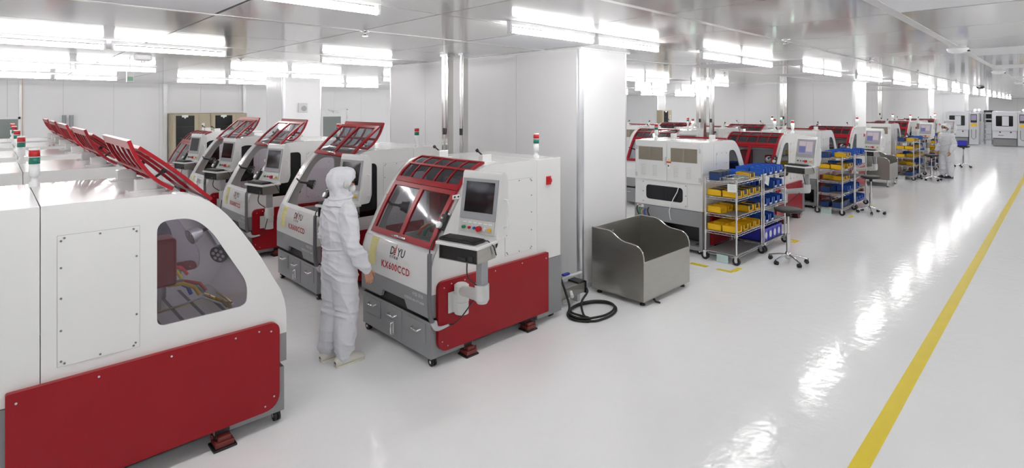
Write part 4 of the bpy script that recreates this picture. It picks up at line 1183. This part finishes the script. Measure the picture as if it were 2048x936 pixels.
far_rack('chrome wire rack full of yellow bins just right of the distant trough', 20.10, 3.20, P4, 'fifth rack')
far_rack('chrome wire rack with blue bins behind the distant stool', 21.08, 3.20, P5, 'sixth rack')
far_rack('chrome wire rack with blue bins left of the far worker', 24.0, 3.20, P5, 'seventh rack')
far_rack('chrome wire rack with yellow bins at the back of the far worker', 25.5, 3.20, P4, 'eighth rack')
sign_card('pale green card below the third wire rack, beside the second stool', 12.608, 3.50, .115, .20, .12, M_mint, rz=-PI/2)
sign_card('small white card below the fifth wire rack far down the aisle', 20.14, 3.52, .115, .20, .12, rz=-PI/2)

# ---------------------------------------------------------------- stools
def stool(label, x, y, rot=0.0, h=.79):
    t = thing('stool', label, 'stool', (x, y, 0), rot, 'black round work stools')
    link('seat', K(f'seat', M_seat, lambda: MB().lathe([(0,.0),(.165,0),(.182,.012),(.186,.028),(.178,.042),(.15,.050),(.08,.052),(0,.052)], (0,0,h-.05), 32)), t)
    link('seat_plate', K('seat_plate', M_black, lambda: MB().box(-.09,.09,-.09,.09,h-.065,h-.05).cyl((0,0,h-.12),(0,0,h-.06),.030).tube([(0,.02,h-.075),(.12,.06,h-.08),(.17,.07,h-.09)], .006, 6)), t)
    link('gas_lift', K('gas_lift', M_chrome, lambda: MB().cyl((0,0,.34),(0,0,h-.06),.014).cyl((0,0,.08),(0,0,.42),.026)), t)
    link('foot_hub', K('foot_hub', M_chrome, lambda: MB().lathe([(0,.16),(.035,.155),(.045,.12),(.045,.07),(0,.07)], (0,0,0), 18)), t)
    for k in range(5):
        a = k*2*PI/5
        lg = link('base_leg', K('base_leg', M_chrome, lambda: MB().tube(spline([(.03,0,.115),(.13,0,.10),(.22,0,.075),(.262,0,.062)], 3), [.018,.018,.017,.017,.016,.016,.015,.015,.014,.013], 10)), t, (0,0,0), (0,0,a))
        link('castor', K('stool_castor', M_black, lambda: MB().cyl((.262,0,.03),(.262,0,.075),.010).cyl((.245,-.022,.028),(.245,-.006,.028),.028,n=14).cyl((.245,.006,.028),(.245,.022,.028),.028,n=14).lathe([(0,.058),(.022,.054),(.026,.04),(.026,.03)], (.250,0,0), 12)), lg)
    return t
stool('black round stool on chrome castors standing in front of the blue bin rack', 8.25, 2.78, .3)
stool('black round stool beside the second pair of wire racks', 13.35, 2.86, .9)
stool('black round stool on chrome foot in front of the fifth rack', 20.6, 2.84, .2)
stool('farthest stool, behind the far worker, with a blue bin on it', 25.9, 2.62, .5, .79)
parts_bin('blue bin resting on the farthest stool behind the far worker', 'bin', 25.72, 2.52, .795, 'v', False, (.34,.26,.19))

# ---------------------------------------------------------------- cables and trunking behind the front machine
t = thing('cable_trunk', 'grey steel cable trunk with open black end on the floor behind the front machine', 'trunking', (0,0,0))
obj('trunk_channel', MB().box(4.50, 4.98, 3.90, 4.05, .09, .21, b=.004), M_steel, t)
e_ = MB(); e_.box(4.975, 4.99, 3.885, 4.065, .08, .22, b=.003); e_.box(4.86, 4.98, 3.90, 4.06, .205, .225)
obj('trunk_end', e_, M_black, t)
obj('end_bolt', MB().cyl((4.99,3.92,.16),(4.996,3.92,.16),.012).cyl((4.99,4.02,.16),(4.996,4.02,.16),.012), M_silver, t)
obj('trunk_stand', MB().box(4.55,4.60,3.92,4.03,0,.09).box(4.86,4.91,3.92,4.03,0,.09), M_silver, t)
obj('cable_gland', MB().cyl((4.72,3.90,.15),(4.66,3.83,.13),.02), M_trimw, t)
t = thing('air_pipe', 'white air pipe with brass valve and blue tap behind the front machine', 'pipe', (0,0,0))
obj('pipe_run', MB().tube([(4.55,4.09,.24),(5.14,4.09,.24)], .018, 10), M_trimw, t)
obj('valve_body', MB().cyl((4.72,4.08,.24),(4.72,4.08,.36),.022).cyl((4.72,4.08,.28),(4.72,4.04,.28),.016).cyl((4.72,4.08,.36),(4.72,4.08,.375),.026), M_brass, t)
obj('blue_tap', MB().box(4.79,4.90,4.06,4.10,.27,.295,b=.006), M_hoseb, t)
obj('air_hose', MB().tube(spline([(4.72,4.08,.37),(4.72,4.08,.50),(4.70,4.08,.56),(4.62,4.08,.60),(4.46,4.06,.60)], 5), .010, 8), M_trimw, t)
obj('hose_end', MB().cyl((4.72,4.08,.375),(4.72,4.08,.50),.014), M_hoseb, t)
m = MB()
for k in range(2):
    r = .30 - .022*k
    pts = [(4.52,3.92,.42),(4.52,3.84,.28),(4.50,3.74,.10),(4.44,3.68,.02)] if k == 0 else []
    pts += [(4.72+r*1.1*math.cos(a), 3.60+r*.72*math.sin(a), .014+.022*k) for a in [PI*1.25+2*PI*.1*q for q in range(11)]]
    pts += [(4.52,3.56,.04),(4.66,3.70,.10),(4.92,3.82,.12),(4.96,3.87,.15)] if k == 0 else [(4.49,3.66,.03),(4.46,3.70,.06)]
    m.tube(spline(pts, 4), .0125, 8)
tag(obj('power_cable', m, M_rubber), 'black power cable coiled in two loops on the floor behind the front machine', 'cable')

# ---------------------------------------------------------------- large grey inspection machines far down the aisle
M_pgrey = pm('pale_grey_machine_paint', (.58,.59,.62), .4, var=.03)
M_mgrey = pm('mid_grey_machine_paint', (.22,.22,.23), .4, var=.04)
def inspection(label, x, y0, lit=True):
    t = thing('inspection_machine', label, 'machine', (x, y0, 0), 0, 'large grey inspection machines')
    obj('cabinet', MB().box(0.04, 1.3, 0, 1.02, .45, 1.90, b=.02), M_pgrey, t)
    obj('top_cover', MB().box(-.02, 1.25, -.02, 1.04, 1.86, 1.96, b=.03), M_pgrey, t)
    fr = MB().plate(rrect(-.02, 1.04, .88, 1.88, .03), [rrect(.16, .88, 1.13, 1.72, .04)], .06, lambda a, b, c: (c-.02, a, b)); obj('window_frame', fr, M_pgrey, t)
    obj('window', MB().box(.02, .03, .14, .90, 1.11, 1.74), M_screen, t)
    obj('inner_view', MB().box(.01, .02, .34, .62, 1.16, 1.70), M_pgrey, t)
    dr = obj('front_drawer', MB().box(-.02, .05, .0, 1.02, .47, .86, b=.01), M_pgrey, t)
    for y in (.25, .70): obj('drawer_knob', MB().cyl((-.02,y,.80),(-.04,y,.80),.04), M_black, dr)
    obj('makers_plate', MB().box(-.025,-.02,.55,.78,.60,.63), M_inkred, dr)
    obj('base', MB().box(.03, 1.28, 0.02, 1.0, .02, .42, b=.01), M_mgrey, t)
    obj('dark_gap', MB().box(.06, 1.25, .03, .99, .41, .47), M_black, t)
    sc = obj('side_console', MB().box(-.05, .6, -.46, -.04, .05, 1.88, b=.02), M_pgrey, t)
    obj('monitor', MB().box(-.09, -.05, -.38, -.10, 1.32, 1.80, b=.01), M_black, sc)
    obj('monitor_screen', MB().box(-.095, -.09, -.36, -.12, 1.45, 1.76), M_screenlit, sc)
    obj('control_keys', MB().box(-.12, -.05, -.38, -.10, 1.10, 1.24, b=.01), M_btn_y, sc)
    obj('grip', MB().tube([(-.05,-.34,.90),(-.12,-.34,.88),(-.12,-.34,.45),(-.10,-.24,.34),(-.12,-.14,.45),(-.12,-.14,.88),(-.05,-.14,.90)], .018, 6), M_mgrey, sc)
    b = obj('beacon', MB().cyl((.5,-.25,1.88),(.5,-.25,2.0),.02), M_trimw, t)
    obj('beacon_lamp', MB().lathe([(0,0),(.05,0),(.05,.09),(0,.10)], (.5,-.25,2.0), 12), emitter('white_beacon', (1,.97,.95), 3.0), b)
    return t
inspection('large grey inspection machine with dark window, just right of the far worker', 41.0, 3.93)
inspection('large grey inspection machine at the right edge, beyond the yellow stripe', 41.0, 1.86)
inspection('grey inspection machine second behind the one right of the far worker', 44.5, 4.05)
inspection('grey inspection machine second behind the one at the right edge', 46.0, 2.0)
t = thing('tall_rack', 'tall dark and white tray rack between the two grey inspection machines', 'rack', (42.6, 3.02, 0))
m = MB()
for a in (0, .6):
    for b in (0, .34): m.box(a-.015, a+.015, b-.015, b+.015, 0, 1.95)
obj('rack_frame', m, M_mgrey, t)
for k in range(5): obj('tray', MB().box(0, .6, 0, .34, .25+.30*k, .32+.30*k, b=.01), M_pgrey, t)
obj('top_panel', MB().box(-.02, .62, -.02, .36, 1.90, 2.02), M_black, t)
t = thing('tall_cabinet', 'tall grey cabinet wall behind the grey inspection machines', 'cabinet', (48.0, 3.2, 0))
obj('cabinet_body', MB().box(0, 1.2, 0, 1.6, 0, 1.95, b=.02), M_pgrey, t)
for k in range(3): obj('cabinet_window', MB().box(-.01, 0, .1+.5*k, .5+.5*k, 1.2, 1.75), M_screen, t)
obj('plinth', MB().box(-.005, 1.1, .05, 1.55, 0, .06), M_dark, t)

# ---------------------------------------------------------------- people
def sphere(mb, c, r, n=12, mi=0):
    rx, ry, rz = r if isinstance(r, tuple) else (r, r, r)
    prof = [(math.sin(PI*i/8), -math.cos(PI*i/8)) for i in range(9)]
    st = len(mb.v); mb.lathe(prof, (0,0,0), n, mi)
    mb.map(lambda x, y, z: (c[0]+x*rx, c[1]+y*ry, c[2]+z*rz), st)
    return mb
def limb(mb, pts, rr, n=14):
    mb.tube([Vector(p) for p in pts], rr, n)
    for p, r in zip(pts, rr): sphere(mb, p, r*.99, n)
def torso(mb, rings, n=20):
    vs, fs = [], []
    for x, z, rx, ry in rings: vs += [(x+rx*math.cos(2*PI*k/n), ry*math.sin(2*PI*k/n), z) for k in range(n)]
    for i in range(len(rings)-1): fs += [(i*n+k, i*n+(k+1) % n, (i+1)*n+(k+1) % n, (i+1)*n+k) for k in range(n)]
    fs += [tuple(reversed(range(n))), tuple(range((len(rings)-1)*n, len(rings)*n))]
    mb.add(vs, fs)
def remesh(mb, voxel, smooth=4, name='figure'):
    me = mb.mesh('raw', [])
    bm = bmesh.new(); bm.from_mesh(me); bmesh.ops.remove_doubles(bm, verts=bm.verts, dist=1e-5); bmesh.ops.recalc_face_normals(bm, faces=bm.faces); bm.to_mesh(me); bm.free()
    o = link('raw', me)
    md = o.modifiers.new('r', 'REMESH'); md.mode = 'VOXEL'; md.voxel_size = voxel; md.use_smooth_shade = True
    if smooth:
        s = o.modifiers.new('s', 'SMOOTH'); s.factor = .5; s.iterations = smooth
    bpy.context.view_layer.update()
    out = bpy.data.meshes.new_from_object(o.evaluated_get(bpy.context.evaluated_depsgraph_get()))
    bpy.data.objects.remove(o); bpy.data.meshes.remove(me)
    out.name = name
    out.polygons.foreach_set('use_smooth', [True]*len(out.polygons))
    return out
def displace(me, fn):
    nr = [v.normal.copy() for v in me.vertices]
    for v, n in zip(me.vertices, nr): v.co = v.co + n*fn(v.co)
    me.update()
def hand(mb, wrist, d, palm_n, side, curl=.5):
    """palm and five fingers; d points down the hand, palm_n out of the palm, side is the thumb direction"""
    d, pn = Vector(d).normalized(), Vector(palm_n).normalized()
    s = Vector(side).normalized()
    w = Vector(wrist)
    for k in range(5):
        f = k/4
        c = w + d*(.01+.085*f)
        st = len(mb.v); sphere(mb, (0,0,0), 1.0, 10)
        rw = .028+.014*min(1, f*1.6)
        mb.map(lambda x, y, z: c + s*(x*rw) + pn*(y*.015) + d*(z*.024), st)
    for k, (off, ln, r) in enumerate(((.030,.068,.0085),(.010,.078,.0088),(-.011,.073,.0085),(-.031,.057,.0075))):
        p = w + d*.088 + s*off; a = curl*.35
        pts = [p - d*.02, p]
        for q in range(3):
            dd = d*math.cos(a) + pn*math.sin(a)
            p = p + dd*ln*(.42, .32, .26)[q]; pts.append(p); a += curl*.55
        limb(mb, pts, [r*1.05, r*1.05, r, r*.92, r*.78], 8)
    p = w + d*.022 + s*.024
    pts = [p]
    for q, (ln, t_) in enumerate(((.036,.75),(.030,.45),(.024,.25))):
        p = p + (d*(1-t_*.4) + s*t_ + pn*.25).normalized()*ln; pts.append(p)
    limb(mb, pts, [.014,.0115,.010,.0085], 8)
def person(label, loc, rz, jt, shoe_mat, voxel):
    S = {k: Vector(v) for k, v in jt.items()}
    hx, hz = S['head'].x, S['head'].z
    b = MB()
    torso(b, [(0,.80,.085,.13),(0,.90,.105,.165),(.005,1.02,.095,.145),(.01,1.15,.105,.155),(.01,1.28,.115,.175),(0,1.38,.085,.165),(0,1.43,.055,.08),(hx*.5,1.47,.050,.052),(hx*.8,1.53,.052,.054)])
    for s in ('r', 'l'):
        limb(b, [S['hip'+s], S['knee'+s], S['ankle'+s]], [.082,.055,.038])
        limb(b, [S['ankle'+s], S['ankle'+s]+Vector((.07,0,-.045)), S['ankle'+s]+Vector((.14,0,-.053))], [.034,.022,.014])
        limb(b, [S['sh'+s], S['el'+s], S['wr'+s]], [.050,.038,.026])
        dr = (S['tip'+s]-S['wr'+s]).normalized()
        sg = 1 if s == 'r' else -1
        hand(b, S['wr'+s], dr, (0, sg, .0), (1, 0, .1), .55)
    # head: skull, jaw, nose, brow, lips, ears
    sphere(b, (hx-.008, 0, hz+.018), (.096,.076,.100), 20); sphere(b, (hx+.030,0,hz-.048), (.062,.056,.066), 16)
    sphere(b, (hx+.060,0,hz-.085), (.026,.030,.022), 12); sphere(b, (hx+.094,0,hz-.012), (.016,.013,.022), 10); sphere(b, (hx+.100,0,hz-.024), (.012,.016,.010), 10)
    sphere(b, (hx+.078,0,hz+.028), (.018,.050,.010), 12); sphere(b, (hx+.086,0,hz-.055), (.010,.022,.007), 10)
    for y in (-.078,.078): sphere(b, (hx-.005,y,hz-.008), (.020,.009,.030), 10)
    for y in (-.045,.045): sphere(b, (hx+.055,y,hz-.018), (.025,.022,.022), 10)
    me = remesh(b, voxel, 2, 'person'); me.materials.append(M_skin)
    root = link('person', me, None, loc, (0,0,rz)); tag(root, label, 'person', 'people in white cleanroom suits')
    for y in (-.032,.032):
        e = MB(); sphere(e, (hx+.074, y, hz+.006), .0125, 12); obj('eye', e, M_mask, root)
    h = MB(); sphere(h, (hx-.014, 0, hz+.022), (.100,.080,.098), 20); st = len(h.v)
    h.map(lambda x, y, z: (min(x, hx+.055+(.0 if z > hz+.09 else -.05)), y, max(z, hz-.06)), 0); obj('hair', h, M_hair, root)
    # coverall
    c = MB()
    torso(c, [(0,.74,.120,.175),(0,.86,.140,.195),(0,.96,.138,.185),(.0,1.03,.128,.172),(.0,1.12,.138,.185),(.005,1.24,.150,.205),(.0,1.34,.128,.200),(.0,1.395,.095,.165),(hx*.3,1.435,.078,.095),(hx*.4,1.46,.074,.080)])
    for s in ('r', 'l'):
        hp, kn, an = S['hip'+s], S['knee'+s], S['ankle'+s]
        limb(c, [hp+Vector((0,0,-.02)), hp.lerp(kn,.5), kn, kn.lerp(an,.45), kn.lerp(an,.85), an+Vector((0,0,.025))], [.118,.110,.100,.100,.090,.076], 18)
        limb(c, [an+Vector((0,0,.03)), an+Vector((.0,0,-.005))], [.072,.062], 16)
        sh, el, wr = S['sh'+s], S['el'+s], S['wr'+s]
        limb(c, [sh, sh.lerp(el,.5), el, el.lerp(wr,.5), el.lerp(wr,.86)], [.085,.080,.074,.068,.052], 16)
        limb(c, [el.lerp(wr,.88), wr+(wr-el).normalized()*.005], [.046,.041], 14)
    cm = remesh(c, .008, 8, 'coverall'); cm.materials.append(M_cloth)
    def wr_(p):
        def ridge(x, y, z, k=4): return (1-abs(noise.noise(Vector((x, y, z)))))**k
        n1 = noise.noise(Vector((p.x*6, p.y*6, p.z*3.2)))
        fold = ridge(p.x*8+p.z*3, p.y*8, p.z*2.2+1.7)                       # long hanging folds
        diag = ridge(p.x*5+p.z*5+4, p.y*5-p.z*4, p.z*7+2)                   # slanting creases
        band = min(1, sum(math.exp(-((p.z-z0)/.09)**2) for z0 in (.13, .48, .82, 1.04, 1.28)))
        ring = ridge(p.x*3+7, p.y*3, p.z*17+p.x*4, 3)                       # bunching at ankles, knees, crotch and waist
        return .010*n1 + .013*(fold-.45) + .014*(diag-.45)*(.4+.6*band) + .012*(ring-.45)*band
    displace(cm, wr_)
    cv = link('coverall', cm, root)
    seam = MB()
    seam.tube([(-.145*math.cos(a)*.98, .178*math.sin(a)*1.0, 1.02+.004*math.sin(5*a)) for a in [2*PI*k/28 for k in range(28)]], .006, 6, close=True)
    obj('waist_seam', seam, M_cloth, cv)
    # hood with a face opening, draping on to the shoulders
    h = MB()
    torso(h, [(hx*.2-.005,1.385,.125,.165),(hx*.3-.005,1.42,.108,.125),(hx*.6-.008,1.465,.098,.100),(hx-.015,1.51,.112,.104),(hx-.018,1.56,.125,.112),(hx-.018,1.61,.133,.116),(hx-.016,1.66,.126,.110),(hx-.016,1.695,.105,.092),(hx-.016,1.715,.06,.055),(hx-.016,1.722,.02,.02)])
    hm = remesh(h, .009, 4, 'hood'); hm.materials.append(M_cloth)
    displace(hm, lambda p: .010*noise.noise(Vector((p.x*11, p.y*11, p.z*9))) - .010*abs(noise.noise(Vector((p.x*9+4, p.y*9, p.z*16)))) + .005*noise.noise(Vector((p.x*24, p.y*24, p.z*20))))
    bm = bmesh.new(); bm.from_mesh(hm)
    kill = [f for f in bm.faces if (lambda q: q.x > hx+.005 and (q.y/.106)**2+((q.z-hz+.022)/.098)**2 < 1)(f.calc_center_median())]
    bmesh.ops.delete(bm, geom=kill, context='FACES'); bm.to_mesh(hm); bm.free()
    ho = link('hood', hm, root)
    sd_ = ho.modifiers.new('thickness', 'SOLIDIFY'); sd_.thickness = .004; sd_.offset = -1
    for y, nm in ((-.112, 'ear_mesh'), (.112, 'ear_mesh')):
        pt = MB(); st = len(pt.v); sphere(pt, (hx-.02, y*.97, hz-.005), (.032,.009,.038), 14); obj(nm, pt, M_lightgrey, ho)
    col = MB(); col.tube([(hx*.4+.098*math.cos(a)-.004, .104*math.sin(a), 1.447+.010*math.cos(a)) for a in [2*PI*k/28 for k in range(28)]], .012, 8, close=True)
    obj('collar_band', col, M_cloth, ho)
    mk = MB(); sphere(mk, (hx+.052, 0, hz-.058), (.062,.070,.056), 18); mk.tube([(hx+.06,-.068,hz-.03),(hx,-.083,hz-.01)], .004, 6); mk.tube([(hx+.06,.068,hz-.03),(hx,.083,hz-.01)], .004, 6)
    obj('face_mask', mk, M_mask, root)
    gl = MB()
    for y in (-.034,.034): gl.plate(rrect(y-.028, y+.028, hz-.012, hz+.024, .012), [], .004, lambda a, b, c: (hx+.098-abs(a)*.35-c, a, b))
    for y in (-1, 1): gl.tube([(hx+.080, y*.064, hz+.014), (hx+.06, y*.080, hz+.012), (hx-.01, y*.086, hz+.006)], .005, 6)
    gl.tube([(hx+.094,-.010,hz+.012),(hx+.097,0,hz+.014),(hx+.094,.010,hz+.012)], .003, 6)
    obj('glasses', gl, M_glasses, root)
    for s in ('r', 'l'):
        an = S['ankle'+s]; sg = -1 if s == 'r' else 1
        sm = MB(); vs = []
        prof = [(-.075,.020,.028),(-.068,.036,.052),(-.02,.042,.072),(.04,.044,.068),(.10,.048,.054),(.155,.045,.036),(.185,.034,.028),(.198,.018,.018)]
        n = 14
        for x, ry, hh in prof: vs += [(an.x+x, an.y+ry*math.cos(2*PI*k/n), max(.012, .012+hh*(.55+.75*math.sin(2*PI*k/n)))) for k in range(n)]
        fs = [(i*n+k, i*n+(k+1) % n, (i+1)*n+(k+1) % n, (i+1)*n+k) for i in range(len(prof)-1) for k in range(n)] + [tuple(range(n)), tuple(range((len(prof)-1)*n, len(prof)*n))]
        sm.add(vs, fs, 0, True)
        sh_ = obj('shoe', sm, shoe_mat, root)
        so = MB().plate([(an.x+x, an.y+ry*1.06) for x, ry, _ in prof]+[(an.x+x, an.y-ry*1.06) for x, ry, _ in reversed(prof)], [], .018, lambda a, b, c: (a, b, c))
        obj('sole', so, shoe_mat, sh_)
    return root
J1_ = dict(head=(.03,0,1.575), hipr=(0,-.09,.86), hipl=(0,.09,.86), kneer=(.02,-.095,.48), kneel=(-.01,.10,.48), ankler=(-.01,-.085,.085), anklel=(-.06,.10,.085),
    shr=(-.005,-.165,1.345), shl=(-.005,.165,1.345), elr=(-.02,-.245,1.07), ell=(-.02,.245,1.07), wrr=(.12,-.255,.845), wrl=(.12,.24,.85), tipr=(.17,-.25,.68), tipl=(.17,.23,.68))
person('worker in white hooded cleanroom suit and cream shoes, facing the nearest closed machine', (2.22, 4.47, 0), .0, J1_, M_shoe, .0045)
J2_ = dict(J1_, kneer=(.05,-.09,.48), kneel=(-.02,.09,.48), ankler=(.03,-.09,.085), anklel=(-.05,.085,.085), elr=(-.05,-.25,1.07), wrr=(.08,-.27,.86), tipr=(.12,-.26,.69))
far_p = person('distant worker in white cleanroom suit and navy shoes, standing by the far racks', (21.6, 2.60, 0), 2.5, J2_, M_navy, .006)
patch = MB().sheet([[(-.075,-.315,z), (-.015,-.322,z)] for z in (1.16, 1.24)]);
